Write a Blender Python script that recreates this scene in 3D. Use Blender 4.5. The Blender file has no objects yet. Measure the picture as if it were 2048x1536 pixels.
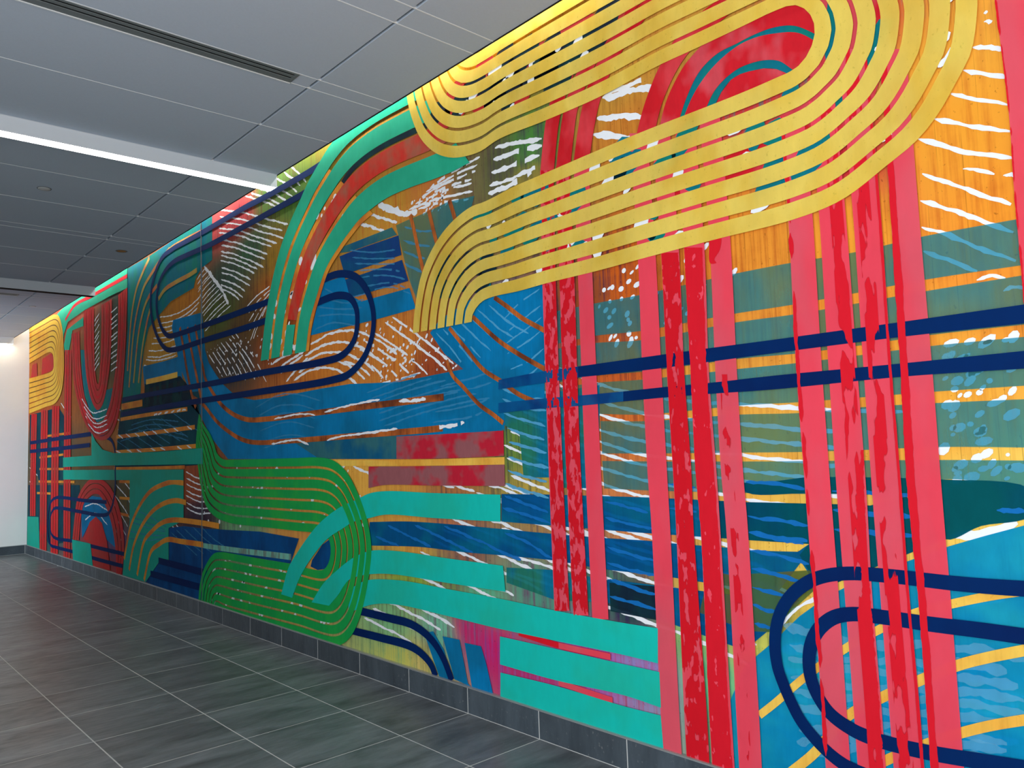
import bpy, bmesh, math, random
import numpy as np
from mathutils import Vector, Matrix
from mathutils.geometry import tessellate_polygon

scene = bpy.context.scene
COL = scene.collection

# ------------------------------------------------------------------ camera
def make_camera():
    yaw, pitch, roll = 0.73796, 0.07957, -0.03456
    cy, sy, cp, sp = math.cos(yaw), math.sin(yaw), math.cos(pitch), math.sin(pitch)
    fwd = Vector((sy * cp, cy * cp, sp))
    right = Vector((cy, -sy, 0))
    up = right.cross(fwd)
    c, s = math.cos(roll), math.sin(roll)
    r2 = right * c + up * s
    u2 = up * c - right * s
    cam = bpy.data.cameras.new('camera')
    cam.sensor_width = 36.0
    cam.lens = 1572.12 / 2048 * 36.0
    cam.clip_start = 0.05
    o = bpy.data.objects.new('camera', cam)
    COL.objects.link(o)
    m = Matrix((r2, u2, -fwd)).transposed().to_4x4()
    m.translation = Vector((-3.0179, 0.0, 1.5706))
    o.matrix_world = m
    scene.camera = o
make_camera()

# ------------------------------------------------------------------ world, daylight, exposure
world = bpy.data.worlds.new('world')
scene.world = world
world.use_nodes = True
world.node_tree.nodes['Background'].inputs[0].default_value = (0.62, 0.78, 1.0, 1)
world.node_tree.nodes['Background'].inputs[1].default_value = 0.25

def area_light(name, loc, aim, sx, sy, power, col, spread=180):
    l = bpy.data.lights.new(name, 'AREA')
    l.shape = 'RECTANGLE'; l.size = sx; l.size_y = sy
    l.energy = power; l.color = col; l.spread = math.radians(spread)
    o = bpy.data.objects.new(name, l)
    COL.objects.link(o)
    o.location = loc
    d = Vector(aim) - Vector(loc)
    o.rotation_euler = d.to_track_quat('-Z', 'Y').to_euler()
    return o
# daylight entering the two glazed openings of the opposite wall and the glazed end behind the camera
area_light('daylight_window', (-5.45, -0.2, 1.75), (0, -0.2, 1.75), 5.6, 3.0, 292, (0.93, 0.97, 1.0))
area_light('daylight_end', (-2.7, -5.4, 1.9), (-1.0, 8.0, 1.9), 4.6, 3.2, 85, (0.93, 0.97, 1.0))
area_light('daylight_far_door', (-5.2, 12.2, 1.25), (-1.0, 16.12, 1.5), 2.0, 2.3, 95, (0.80, 0.90, 1.0), 110)

scene.view_settings.view_transform = 'Standard'
scene.view_settings.look = 'None'
scene.view_settings.gamma = 1.0
scene.view_settings.use_curve_mapping = False
scene.view_settings.exposure = 0.0
scene.cycles.transparent_max_bounces = 32
scene.cycles.max_bounces = 8

# ------------------------------------------------------------------ helpers
def lin(c):
    f = lambda v: v / 12.92 if v <= 0.04045 else ((v + 0.055) / 1.055) ** 2.4
    return tuple(f(v / 255.0) for v in c[:3]) + (1.0,)

class NT:
    def __init__(self, name):
        self.m = bpy.data.materials.new(name)
        self.m.use_nodes = True
        self.t = self.m.node_tree
        self.t.nodes.clear()
        self.out = self.n('ShaderNodeOutputMaterial')
    def n(self, kind, **kw):
        nd = self.t.nodes.new(kind)
        for k, v in kw.items():
            setattr(nd, k, v)
        return nd
    def l(self, a, b):
        self.t.links.new(a, b)
    def coords(self, scale, offset=(0, 0, 0)):
        tc = self.n('ShaderNodeTexCoord')
        mp = self.n('ShaderNodeMapping')
        mp.inputs['Scale'].default_value = scale
        mp.inputs['Location'].default_value = offset
        self.l(tc.outputs['Object'], mp.inputs['Vector'])
        return mp.outputs['Vector']
    def noise(self, scale3, detail=3.0, rough=0.55, offset=(0, 0, 0)):
        nz = self.n('ShaderNodeTexNoise')
        nz.inputs['Scale'].default_value = 1.0
        nz.inputs['Detail'].default_value = detail
        nz.inputs['Roughness'].default_value = rough
        self.l(self.coords(scale3, offset), nz.inputs['Vector'])
        return nz.outputs['Fac']
    def ramp(self, src, lo, hi, a=0.0, b=1.0):
        mr = self.n('ShaderNodeMapRange')
        mr.clamp = True
        mr.inputs['From Min'].default_value = lo
        mr.inputs['From Max'].default_value = hi
        mr.inputs['To Min'].default_value = a
        mr.inputs['To Max'].default_value = b
        self.l(src, mr.inputs['Value'])
        return mr.outputs['Result']
    def mix(self, fac, a, b, mode='MIX'):
        mx = self.n('ShaderNodeMix')
        mx.data_type = 'RGBA'
        mx.blend_type = mode
        for sock, v in ((mx.inputs['Factor'], fac), (mx.inputs[6], a), (mx.inputs[7], b)):
            if isinstance(v, (int, float)) or isinstance(v, tuple):
                sock.default_value = v
            else:
                self.l(v, sock)
        return mx.outputs[2]
    def bsdf(self, color, rough=0.5, spec=0.3, metal=0.0):
        b = self.n('ShaderNodeBsdfPrincipled')
        if isinstance(color, tuple):
            b.inputs['Base Color'].default_value = color
        else:
            self.l(color, b.inputs['Base Color'])
        if isinstance(rough, (int, float)):
            b.inputs['Roughness'].default_value = rough
        else:
            self.l(rough, b.inputs['Roughness'])
        b.inputs['Specular IOR Level'].default_value = spec
        b.inputs['Metallic'].default_value = metal
        return b
    def finish(self, sh):
        self.l(sh, self.out.inputs['Surface'])
        return self.m

MATS = {}
def paint(name, c1, c2=None, alpha=1.0, var=0.10, patch=(0, 3.0, 2.0), thr=(0.45, 0.60), detail=3.0,
          streak=0.0, streak_col=(60, 40, 30), fleck=0.0, alpha2=None, cut=None, tint=None):
    """wall paint. c2 fills noise patches; alpha<1 is a glaze; cut=(scale,lo,hi) keeps only noise patches."""
    t = NT('paint_' + name)
    col = lin(c1)
    if c2 is not None:
        f = t.ramp(t.noise(patch, detail, offset=(0, len(name) * 3.1, 7.7)), thr[0], thr[1])
        col = t.mix(f, lin(c1), lin(c2))
    v = t.ramp(t.noise((0, 22, 9), 4.0, 0.65), 0.25, 0.75, 1 - var, 1 + var)
    vv = t.n('ShaderNodeCombineColor')
    for i in range(3):
        t.l(v, vv.inputs[i])
    col = t.mix(1.0, col, vv.outputs[0], 'MULTIPLY')
    if streak > 0:
        s = t.ramp(t.noise((0, 70, 2.2), 3.0, 0.6), 0.52, 0.72, 0.0, streak)
        col = t.mix(s, col, lin(streak_col))
    if fleck > 0:
        s = t.ramp(t.noise((0, 55, 45), 2.0, 0.6, (0, 3, 9)), 0.64, 0.72, 0.0, fleck)
        col = t.mix(s, col, lin(streak_col))
    b = t.bsdf(col, 0.72, 0.06)
    if alpha >= 1.0 and cut is None:
        MATS[name] = t.finish(b.outputs[0])
        return
    tr = t.n('ShaderNodeBsdfTransparent')
    if tint is not None:              # a glaze filters the paint below it
        tr.inputs[0].default_value = tuple(tint) + (1.0,)
    ms = t.n('ShaderNodeMixShader')
    if cut is not None:
        sc3, lo, hi = cut
        a = t.ramp(t.noise(sc3, 2.5, 0.55, (0, 1.3, 4.2)), lo, hi, 0.0, alpha)
        t.l(a, ms.inputs[0])
    elif alpha2 is not None:
        a = t.ramp(t.noise((0, 1.6, 1.3), 3.0, 0.6, (0, 5, 2)), 0.40, 0.62, alpha, alpha2)
        t.l(a, ms.inputs[0])
    else:
        ms.inputs[0].default_value = alpha
    t.l(tr.outputs[0], ms.inputs[1]); t.l(b.outputs[0], ms.inputs[2])
    MATS[name] = t.finish(ms.outputs[0])

def plain(name, c, rough=0.5, spec=0.3, metal=0.0, var=0.05, scale=(6, 6, 6)):
    t = NT(name)
    v = t.ramp(t.noise(scale, 4.0, 0.6), 0.3, 0.7, 1 - var, 1 + var)
    vv = t.n('ShaderNodeCombineColor')
    for i in range(3):
        t.l(v, vv.inputs[i])
    MATS[name] = t.finish(t.bsdf(t.mix(1.0, lin(c), vv.outputs[0], 'MULTIPLY'), rough, spec, metal).outputs[0])

def emitter(name, c, power):
    t = NT(name)
    e = t.n('ShaderNodeEmission')
    e.inputs[0].default_value = c + (1.0,)
    e.inputs[1].default_value = power
    MATS[name] = t.finish(e.outputs[0])

plain('wall_white', (232, 232, 230), 0.7, 0.2, var=0.01)
plain('ceiling_panel_white', (188, 199, 213), 0.9, 0.1, var=0.02, scale=(90, 90, 90))
plain('tee_white', (235, 238, 240), 0.5, 0.3, var=0.01)
plain('reveal_grey', (92, 98, 102), 0.6, 0.2, var=0.02)
plain('edge_black', (14, 15, 16), 0.6, 0.2, var=0.02)
plain('housing_grey', (214, 220, 226), 0.45, 0.4, var=0.01)
plain('dark_metal', (120, 128, 130), 0.5, 0.4, 0.3, var=0.03)
plain('slot_black', (8, 9, 9), 0.8, 0.1, var=0.02)
plain('grout_grey', (196, 197, 194), 0.8, 0.2, var=0.08, scale=(12, 12, 12))
plain('trim_aluminium', (176, 178, 178), 0.4, 0.5, 0.6, var=0.04)
plain('disc_white', (200, 202, 202), 0.5, 0.3, var=0.01)
plain('brass_ring', (190, 142, 52), 0.4, 0.5, 0.4, var=0.05)
plain('frame_grey', (90, 94, 98), 0.4, 0.5, 0.5, var=0.03)
emitter('lamp_white', (1.0, 0.98, 0.94), 9.0)
emitter('lamp_warm', (1.0, 0.84, 0.62), 12.0)
emitter('cove_led', (1.0, 0.97, 0.90), 30.0)

def floor_material(name, c_lo, c_hi, rough):
    t = NT(name)
    g = t.n('ShaderNodeNewGeometry')
    mp = t.n('ShaderNodeMapping'); mp.inputs['Scale'].default_value = (1.1, 4.2, 1)
    t.l(g.outputs['Position'], mp.inputs['Vector'])
    nz = t.n('ShaderNodeTexNoise'); nz.inputs['Scale'].default_value = 1.6
    nz.inputs['Detail'].default_value = 7; nz.inputs['Roughness'].default_value = 0.68
    nz.inputs['Distortion'].default_value = 0.6
    t.l(mp.outputs[0], nz.inputs['Vector'])
    col = t.mix(t.ramp(nz.outputs['Fac'], 0.28, 0.74), lin(c_lo), lin(c_hi))
    oi = t.n('ShaderNodeObjectInfo')
    v = t.ramp(oi.outputs['Random'], 0, 1, 0.86, 1.14)
    vv = t.n('ShaderNodeCombineColor')
    for i in range(3):
        t.l(v, vv.inputs[i])
    col = t.mix(1.0, col, vv.outputs[0], 'MULTIPLY')
    n2 = t.n('ShaderNodeTexNoise'); n2.inputs['Scale'].default_value = 60
    n2.inputs['Detail'].default_value = 3
    t.l(g.outputs['Position'], n2.inputs['Vector'])
    col = t.mix(t.ramp(n2.outputs['Fac'], 0.66, 0.74, 0, 0.35), col, lin((150, 152, 150)))
    n3 = t.n('ShaderNodeTexNoise'); n3.inputs['Scale'].default_value = 9
    n3.inputs['Detail'].default_value = 6
    t.l(mp.outputs[0], n3.inputs['Vector'])
    b = t.bsdf(col, t.ramp(n3.outputs['Fac'], 0.3, 0.7, rough - 0.07, rough + 0.10), 0.45)
    MATS[name] = t.finish(b.outputs[0])
floor_material('slate_tile', (60, 64, 68), (120, 126, 131), 0.36)
floor_material('slate_base', (52, 60, 67), (80, 90, 98), 0.45)

# mural paints
paint('white', (236, 238, 242), var=0.04)
paint('sky_stroke', (90, 175, 220), alpha=0.75)
paint('veil', (66, 144, 152), (118, 142, 112), alpha=0.40, alpha2=0.54, tint=(0.46, 0.82, 1.0), patch=(0, 2.2, 1.6), streak=0.30, streak_col=(120, 112, 62))
paint('veil2', (14, 124, 164), (44, 132, 110), alpha=0.62, alpha2=0.76, tint=(0.14, 0.60, 0.80), patch=(0, 4, 2.5), streak=0.35, streak_col=(30, 60, 60))
paint('greyveil', (60, 120, 125), (20, 100, 140), alpha=0.72, tint=(0.3, 0.7, 0.8), patch=(0, 3, 3))
paint('deep', (0, 88, 96), (0, 78, 106), alpha=0.74, tint=(0.06, 0.36, 0.62), patch=(0, 2, 2))
paint('deep2', (16, 66, 84), (24, 84, 96), alpha=0.74, tint=(0.12, 0.35, 0.5), patch=(0, 2, 2))
paint('dblue', (4, 88, 146), (8, 116, 154), alpha=0.66, alpha2=0.80, tint=(0.08, 0.46, 0.82), patch=(0, 2, 3), streak=0.25, streak_col=(10, 56, 96))
paint('dblue2', (22, 66, 130), (14, 84, 130), alpha=0.84, tint=(0.1, 0.4, 0.8), patch=(0, 2, 3))
paint('olive', (84, 122, 62), (110, 110, 50), alpha=0.55, tint=(0.45, 0.75, 0.8), patch=(0, 6, 2), streak=0.3)
paint('dark', (24, 44, 60), (24, 66, 70), alpha=0.72, tint=(0.3, 0.4, 0.5), patch=(0, 6, 3), streak=0.4, streak_col=(14, 18, 44))
paint('sky', (8, 140, 192), (32, 170, 196), alpha=0.64, alpha2=0.78, tint=(0.16, 0.74, 0.98), patch=(0, 2, 4), thr=(0.42, 0.7), streak=0.2, streak_col=(0, 100, 160))
paint('blue', (8, 132, 192), (12, 116, 164), alpha=0.78, alpha2=0.88, tint=(0.08, 0.52, 0.82), patch=(0, 2, 2), streak=0.2, streak_col=(10, 84, 104))
paint('blue2', (10, 84, 150), (12, 70, 130), alpha=0.80, tint=(0.1, 0.45, 0.8), patch=(0, 3, 2), streak=0.3, streak_col=(6, 50, 100))
paint('teal_blue', (14, 120, 140), (16, 132, 120), alpha=0.84, tint=(0.12, 0.55, 0.7), patch=(0, 3, 2), streak=0.1)
paint('mid_sky', (70, 160, 210), alpha=0.5)
paint('pale_sky', (120, 200, 235), alpha=0.32)
paint('mid_blue', (22, 112, 188), alpha=0.85)
paint('rust', (196, 104, 44), (110, 56, 34), patch=(0, 5, 4), thr=(0.40, 0.62), streak=0.6, streak_col=(40, 24, 24))
paint('orange', (226, 148, 52), (205, 112, 46), patch=(0, 2, 5), streak=0.25, streak_col=(120, 60, 20))
paint('olivegold', (178, 150, 74), (190, 110, 70), patch=(0, 3, 5), streak=0.2)
paint('yellowline', (240, 194, 84), (232, 166, 64), patch=(0, 2, 3), streak=0.2, streak_col=(190, 120, 40), fleck=0.3)
paint('crimpatch', (190, 34, 54), (150, 88, 92), patch=(0, 3.2, 4.2), thr=(0.44, 0.54))
paint('paleteal', (120, 190, 170), (110, 130, 120), patch=(0, 12, 3), streak=0.3)
paint('teal', (22, 190, 176), (30, 182, 160), var=0.05, patch=(0, 2, 2))
paint('seagreen', (24, 162, 142), (32, 156, 132), var=0.06, patch=(0, 2, 2))
paint('jade', (38, 166, 132), (44, 176, 140), var=0.06, patch=(0, 2, 2))
paint('green', (24, 158, 76), (36, 166, 70), var=0.08, patch=(0, 3, 2), fleck=0.15, streak_col=(30, 120, 70))
paint('red', (200, 28, 38), (214, 62, 70), patch=(0, 4, 3), thr=(0.44, 0.60))
paint('red2', (204, 30, 42), (208, 72, 82), patch=(0, 4, 3), thr=(0.46, 0.58))
paint('redband', (196, 44, 46), (176, 58, 54), patch=(0, 1.2, 4), thr=(0.42, 0.62), streak=0.12, streak_col=(220, 110, 70))
paint('redband2', (206, 52, 40), (168, 92, 72), patch=(0, 3, 3), thr=(0.46, 0.6))
paint('coral', (236, 70, 88), (226, 84, 100), alpha=0.95, alpha2=0.86, var=0.03, patch=(0, 3, 1))
paint('crimson', (214, 26, 42), var=0.04)
paint('blotch', (206, 22, 36), var=0.04, cut=((0, 26, 12), 0.47, 0.49))
paint('blotch2', (208, 22, 36), var=0.04, cut=((0, 24, 10), 0.42, 0.44))
paint('drip', (214, 26, 42), var=0.04, cut=((0, 17, 4.2), 0.47, 0.49))
paint('drip2', (210, 26, 42), var=0.04, cut=((0, 20, 7), 0.55, 0.57))
paint('fleck', (236, 74, 92), var=0.03, cut=((0, 26, 15), 0.63, 0.645))
paint('navy', (0, 37, 90), (2, 31, 84), var=0.05, patch=(0, 2, 2))
paint('navy_fade', (6, 82, 138), (4, 58, 118), alpha=0.9, patch=(0, 4, 3))
paint('yellow', (234, 204, 94), (228, 190, 74), alpha=0.93, alpha2=0.76, tint=(0.92, 0.70, 0.25), var=0.06, patch=(0, 3, 2), fleck=0.35, streak_col=(170, 150, 50))
paint('gold', (232, 184, 70), (226, 160, 56), alpha=0.96, var=0.05, patch=(0, 1.2, 1.2), streak=0.15, streak_col=(210, 130, 50))
paint('dark_brown', (74, 44, 30), (130, 50, 34), patch=(0, 1, 5))
paint('paleblue', (170, 205, 220), (195, 195, 225), patch=(0, 2, 2))

def ground_material():
    t = NT('paint_ground')
    a = t.n('ShaderNodeAttribute', attribute_name='tint_a')
    b = t.n('ShaderNodeAttribute', attribute_name='tint_b')
    n1 = t.noise((0, 38, 1.7), 5.0, 0.62)
    n2 = t.noise((0, 7, 9), 4.0, 0.6, (0, 2, 5))
    add = t.n('ShaderNodeMath', operation='MULTIPLY_ADD')
    t.l(n1, add.inputs[0]); add.inputs[1].default_value = 0.65
    m2 = t.n('ShaderNodeMath', operation='MULTIPLY')
    t.l(n2, m2.inputs[0]); m2.inputs[1].default_value = 0.25
    t.l(m2.outputs[0], add.inputs[2])
    f = t.ramp(add.outputs[0], 0.42, 0.60)
    col = t.mix(f, a.outputs['Color'], b.outputs['Color'])
    lines = t.ramp(t.noise((0, 120, 1.1), 3.0, 0.6, (0, 9, 1)), 0.60, 0.68, 0.0, 0.45)
    dark = t.mix(1.0, b.outputs['Color'], (0.35, 0.30, 0.28, 1), 'MULTIPLY')
    col = t.mix(lines, col, dark)
    sp = t.ramp(t.noise((0, 60, 50), 2.0, 0.6, (0, 4, 4)), 0.66, 0.72, 0.0, 0.5)
    col = t.mix(sp, col, dark)
    MATS['ground'] = t.finish(t.bsdf(col, 0.75, 0.06).outputs[0])
ground_material()

def link_mesh(name, verts, faces, mat, parent=None, smooth=False):
    me = bpy.data.meshes.new(name)
    me.from_pydata(verts, [], faces)
    me.update()
    me.materials.append(MATS[mat])
    o = bpy.data.objects.new(name, me)
    COL.objects.link(o)
    if parent:
        o.parent = parent
    if smooth:
        for p in me.polygons:
            p.use_smooth = True
    return o

def box_data(x0, x1, y0, y1, z0, z1, v=None, f=None):
    v = [] if v is None else v
    f = [] if f is None else f
    i = len(v)
    v += [(x0, y0, z0), (x1, y0, z0), (x1, y1, z0), (x0, y1, z0), (x0, y0, z1), (x1, y0, z1), (x1, y1, z1), (x0, y1, z1)]
    f += [(i, i+3, i+2, i+1), (i+4, i+5, i+6, i+7), (i, i+1, i+5, i+4), (i+1, i+2, i+6, i+5), (i+2, i+3, i+7, i+6), (i+3, i, i+4, i+7)]
    return v, f

def box(name, x0, x1, y0, y1, z0, z1, mat, parent=None):
    v, f = box_data(x0, x1, y0, y1, z0, z1)
    return link_mesh(name, v, f, mat, parent)

def bevel_box(name, sx, sy, sz, mat, bev, parent=None):
    bm = bmesh.new()
    bmesh.ops.create_cube(bm, size=1.0)
    bmesh.ops.scale(bm, vec=(sx, sy, sz), verts=bm.verts)
    bmesh.ops.bevel(bm, geom=[e for e in bm.edges], offset=bev, segments=1, affect='EDGES')
    me = bpy.data.meshes.new(name)
    bm.to_mesh(me); bm.free()
    me.materials.append(MATS[mat])
    o = bpy.data.objects.new(name, me)
    COL.objects.link(o)
    if parent:
        o.parent = parent
    return o

def lathe(name, prof, seg, mat, parent=None):
    v, f = [], []
    for r, z in prof:
        for k in range(seg):
            a = 2 * math.pi * k / seg
            v.append((r * math.cos(a), r * math.sin(a), z))
    for i in range(len(prof) - 1):
        for k in range(seg):
            k2 = (k + 1) % seg
            f.append((i*seg+k, i*seg+k2, (i+1)*seg+k2, (i+1)*seg+k))
    return link_mesh(name, v, f, mat, parent, True)

def thing(name, label, cat, loc=(0, 0, 0), group=None):
    o = bpy.data.objects.new(name, None)
    COL.objects.link(o)
    o.location = loc
    o.empty_display_size = 0.1
    o['label'] = label; o['category'] = cat
    if group:
        o['group'] = group
    return o

def struct(o, label=None):
    o['kind'] = 'structure'
    if label:
        o['label'] = label
    return o

# ------------------------------------------------------------------ the room
Y_END = 16.12          # far white wall
Y_BACK = -5.6          # glazed end behind the camera
X_LEFT = -5.6          # wall opposite the mural
Z_TOP = 4.45           # slab above the hung ceiling
Z_CEIL = 3.783         # underside of the hung ceiling
X_EDGE = -0.265        # free edge of the hung ceiling, a light slot from the mural wall
X_GRID = -0.782        # long dark joint of the ceiling
T = 0.6096             # floor tile

struct(box('wall_right', 0.0, 0.2, Y_BACK, Y_END + 0.2, 0.0, Z_TOP, 'wall_white'), 'long wall carrying the colourful mural')
struct(box('wall_end', X_LEFT, 0.0, Y_END, Y_END + 0.2, 0.0, Z_TOP, 'wall_white'), 'plain white wall at the far end')

def wall_with_openings(name, axis, pos, lo, hi, holes, label):
    v, f = [], []
    cuts = sorted(holes)
    def seg(a, b, z0, z1):
        if axis == 'x':
            box_data(pos - 0.2, pos, a, b, z0, z1, v, f)
        else:
            box_data(a, b, pos - 0.2, pos, z0, z1, v, f)
    p = lo
    for a, b, z0, z1 in cuts:
        seg(p, a, 0, Z_TOP)
        if z0 > 0:
            seg(a, b, 0, z0)
        seg(a, b, z1, Z_TOP)
        p = b
    seg(p, hi, 0, Z_TOP)
    return struct(link_mesh(name, v, f, 'wall_white'), label)
wall_with_openings('wall_left', 'x', X_LEFT, Y_BACK, Y_END, [(-3.1, 2.7, 0.2, 3.3), (11.1, 13.3, 0.05, 2.45)], 'white wall facing the mural')
wall_with_openings('wall_back', 'y', Y_BACK, X_LEFT, 0.0, [(-5.1, -0.3, 0.25, 3.55)], 'glazed end of the corridor')
def window(n, axis, pos, a, b, z0, z1, muls):
    v, f = [], []
    def seg(p, q, r, s):
        if axis == 'x':
            box_data(pos - 0.13, pos - 0.05, p, q, r, s, v, f)
        else:
            box_data(p, q, pos - 0.13, pos - 0.05, r, s, v, f)
    seg(a, b, z0, z0 + 0.06); seg(a, b, z1 - 0.06, z1)
    seg(a, a + 0.06, z0 + 0.06, z1 - 0.06); seg(b - 0.06, b, z0 + 0.06, z1 - 0.06)
    for k in range(1, muls):
        c = a + (b - a) * k / muls
        seg(c - 0.03, c + 0.03, z0 + 0.06, z1 - 0.06)
    struct(link_mesh('window_%d' % n, v, f, 'frame_grey'), ('wide grey window frame facing the near end of the mural', 'grey glazed door frame facing the far end of the mural', 'grey window frame closing the corridor behind the viewer')[n - 1])
window(1, 'x', X_LEFT, -3.1, 2.7, 0.2, 3.3, 4)
window(2, 'x', X_LEFT, 11.1, 13.3, 0.05, 2.45, 2)
window(3, 'y', Y_BACK, -5.1, -0.3, 0.25, 3.55, 4)

# floor: light grout bed and one object per slate tile
floor = struct(box('floor', X_LEFT, 0.0, Y_BACK, Y_END, -0.06, -0.0005, 'grout_grey'), 'dark slate tile floor with pale grout lines')
tile_mesh = None
XL = [0.0, -0.5059] + [-0.5059 - 0.6175 * k for k in range(1, 9)]
y_first = 9.87608 - T * 16
full = {}
def floor_tile(x0, x1, y0, y1):
    g = 0.0034
    sx, sy = (x1 - x0) - 2 * g, (y1 - y0) - 2 * g
    key = (round(sx, 3), round(sy, 3))
    if key not in full:
        o = bevel_box('floor_tile', sx, sy, 0.012, 'slate_tile', 0.0004, floor)
        full[key] = o.data
    else:
        o = bpy.data.objects.new('floor_tile', full[key])
        COL.objects.link(o)
        o.parent = floor
    o.location = ((x0 + x1) / 2, (y0 + y1) / 2, -0.006)
for i in range(len(XL) - 1):
    if i > 6:
        break
    for j in range(0, 29):
        y0 = y_first + T * j
        y1 = min(y0 + T, Y_END)
        if y1 - y0 > 0.05:
            floor_tile(XL[i + 1] if i else -0.5059, XL[i] - (0.022 if i == 0 else 0), y0, y1)

# tiled skirting on the mural wall, one object per tile, with a thin metal cap
skirt = struct(box('baseboard_right', -0.0240, 0.0, y_first, Y_END, 0.0, 0.149, 'grout_grey'), 'dark slate skirting tiles under the mural')
for j in range(0, 29):
    y0 = y_first + T * j
    y1 = min(y0 + T, Y_END - 0.012)
    if y1 - y0 < 0.05:
        continue
    key = ('s', round(y1 - y0, 3))
    if key not in full:
        o = bevel_box('skirting_tile', 0.010, y1 - y0 - 0.005, 0.146, 'slate_base', 0.001, skirt)
        full[key] = o.data
    else:
        o = bpy.data.objects.new('skirting_tile', full[key]); COL.objects.link(o); o.parent = skirt
    o.location = (-0.0195, (y0 + y1) / 2, 0.0755)
cap = struct(box('trim_1', -0.0255, 0.0, y_first, Y_END - 0.012, 0.1492, 0.1565, 'trim_aluminium'), 'thin metal cap on the skirting tiles')
skirt_end = struct(box('baseboard_end', X_LEFT, -0.0255, Y_END - 0.0130, Y_END, 0.0, 0.149, 'grout_grey'), 'dark skirting along the white end wall')
for k in range(9):
    o = bevel_box('skirting_tile', 0.60, 0.010, 0.146, 'slate_base', 0.001, skirt_end)
    o.location = (-0.330 - 0.6096 * k, Y_END - 0.0085, 0.0755)
struct(box('trim_2', X_LEFT, -0.026, Y_END - 0.0145, Y_END, 0.1492, 0.1565, 'trim_aluminium'), 'thin metal cap on the end wall skirting')

# ceiling: slab, hung panels one by one, white cross tees, dark long reveal
ceiling = struct(box('ceiling', X_LEFT, 0.0, Y_BACK, Y_END, Z_TOP, Z_TOP + 0.2, 'wall_white'), 'hung ceiling of large grey-white panels')
joints = [-4.9, -4.1, -3.3, -2.5, -1.7, -0.9, -0.05, 0.78, 1.60, 2.43, 3.087, 3.261, 4.070, 4.203, 4.882, 5.708, 5.828, 6.662, 7.459, 8.286, 8.435,
          9.262, 10.06, 10.862, 10.982, 11.81, 11.95, 12.75, 13.55, 14.35, 15.15, 15.97, 16.105]
fix_rows = {(5.708, 5.828), (10.862, 10.982), (15.97, 16.105)}
XC = [(-0.773, X_EDGE), (-3.2, -0.793), (X_LEFT + 0.01, -3.22)]
g = 0.0035
for a, b in zip(joints[:-1], joints[1:]):
    for xi, (x0, x1) in enumerate(XC):
        if (a, b) == (4.070, 4.203) and xi == 1:
            box('ceiling_panel', -0.90, x1, a + g, b - g, Z_CEIL, Z_CEIL + 0.02, 'ceiling_panel_white', ceiling)
            continue
        if (a, b) == (11.81, 11.95) and xi == 1:
            box('ceiling_panel', -0.92, x1, a + g, b - g, Z_CEIL, Z_CEIL + 0.02, 'ceiling_panel_white', ceiling)
            continue
        box('ceiling_panel', x0, x1, a + g, b - g, Z_CEIL, Z_CEIL + 0.02, 'ceiling_panel_white', ceiling)
for y in joints[1:-1]:
    box('ceiling_tee', X_LEFT + 0.01, X_EDGE, y - g + 0.0002, y + g - 0.0002, Z_CEIL - 0.0015, Z_CEIL + 0.018, 'tee_white', ceiling)
box('ceiling_reveal', -0.800, -0.766, joints[0], Y_END - 0.02, Z_CEIL + 0.0205, Z_CEIL + 0.026, 'reveal_grey', ceiling)
box('ceiling_reveal', -3.226, -3.194, joints[0], Y_END - 0.02, Z_CEIL + 0.0205, Z_CEIL + 0.026, 'reveal_grey', ceiling)
struct(box('trim_3', X_EDGE + 0.0005, X_EDGE + 0.008, joints[0], Y_END - 0.01, Z_CEIL - 0.004, Z_CEIL + 0.075, 'edge_black'), 'thin black edge of the hung ceiling by the mural')

# ------------------------------------------------------------------ mural
mural = thing('mural', 'huge colourful abstract mural of striped loops covering the long wall', 'mural')
RANK = []               # (layer, order, object): later coats of paint lie on earlier ones
Z_LO, Z_HI, Y_LO, Y_HI = 0.10, 4.40, -2.5, Y_END - 0.004
def wp(p, layer):
    return (0.0, min(max(p[0], Y_LO), Y_HI), min(max(p[1], Z_LO), Z_HI))

def spline(pts, n=9):
    if len(pts) < 3:
        return [(pts[0][0] + (pts[-1][0] - pts[0][0]) * i / n, pts[0][1] + (pts[-1][1] - pts[0][1]) * i / n) for i in range(n + 1)]
    P = [pts[0]] + list(pts) + [pts[-1]]
    P[0] = (2 * pts[0][0] - pts[1][0], 2 * pts[0][1] - pts[1][1])
    P[-1] = (2 * pts[-1][0] - pts[-2][0], 2 * pts[-1][1] - pts[-2][1])
    out = []
    for i in range(1, len(P) - 2):
        p0, p1, p2, p3 = [Vector(q) for q in P[i - 1:i + 3]]
        # centripetal parameters keep uneven spacing free of loops
        t0 = 0.0
        t1 = t0 + max((p1 - p0).length, 1e-5) ** 0.5
        t2 = t1 + max((p2 - p1).length, 1e-5) ** 0.5
        t3 = t2 + max((p3 - p2).length, 1e-5) ** 0.5
        for k in range(n):
            t = t1 + (t2 - t1) * k / n
            a1 = p0 * ((t1 - t) / (t1 - t0)) + p1 * ((t - t0) / (t1 - t0))
            a2 = p1 * ((t2 - t) / (t2 - t1)) + p2 * ((t - t1) / (t2 - t1))
            a3 = p2 * ((t3 - t) / (t3 - t2)) + p3 * ((t - t2) / (t3 - t2))
            b1 = a1 * ((t2 - t) / (t2 - t0)) + a2 * ((t - t0) / (t2 - t0))
            b2 = a2 * ((t3 - t) / (t3 - t1)) + a3 * ((t - t1) / (t3 - t1))
            c = b1 * ((t2 - t) / (t2 - t1)) + b2 * ((t - t1) / (t2 - t1))
            out.append((c.x, c.y))
    out.append(tuple(pts[-1]))
    return out

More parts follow.
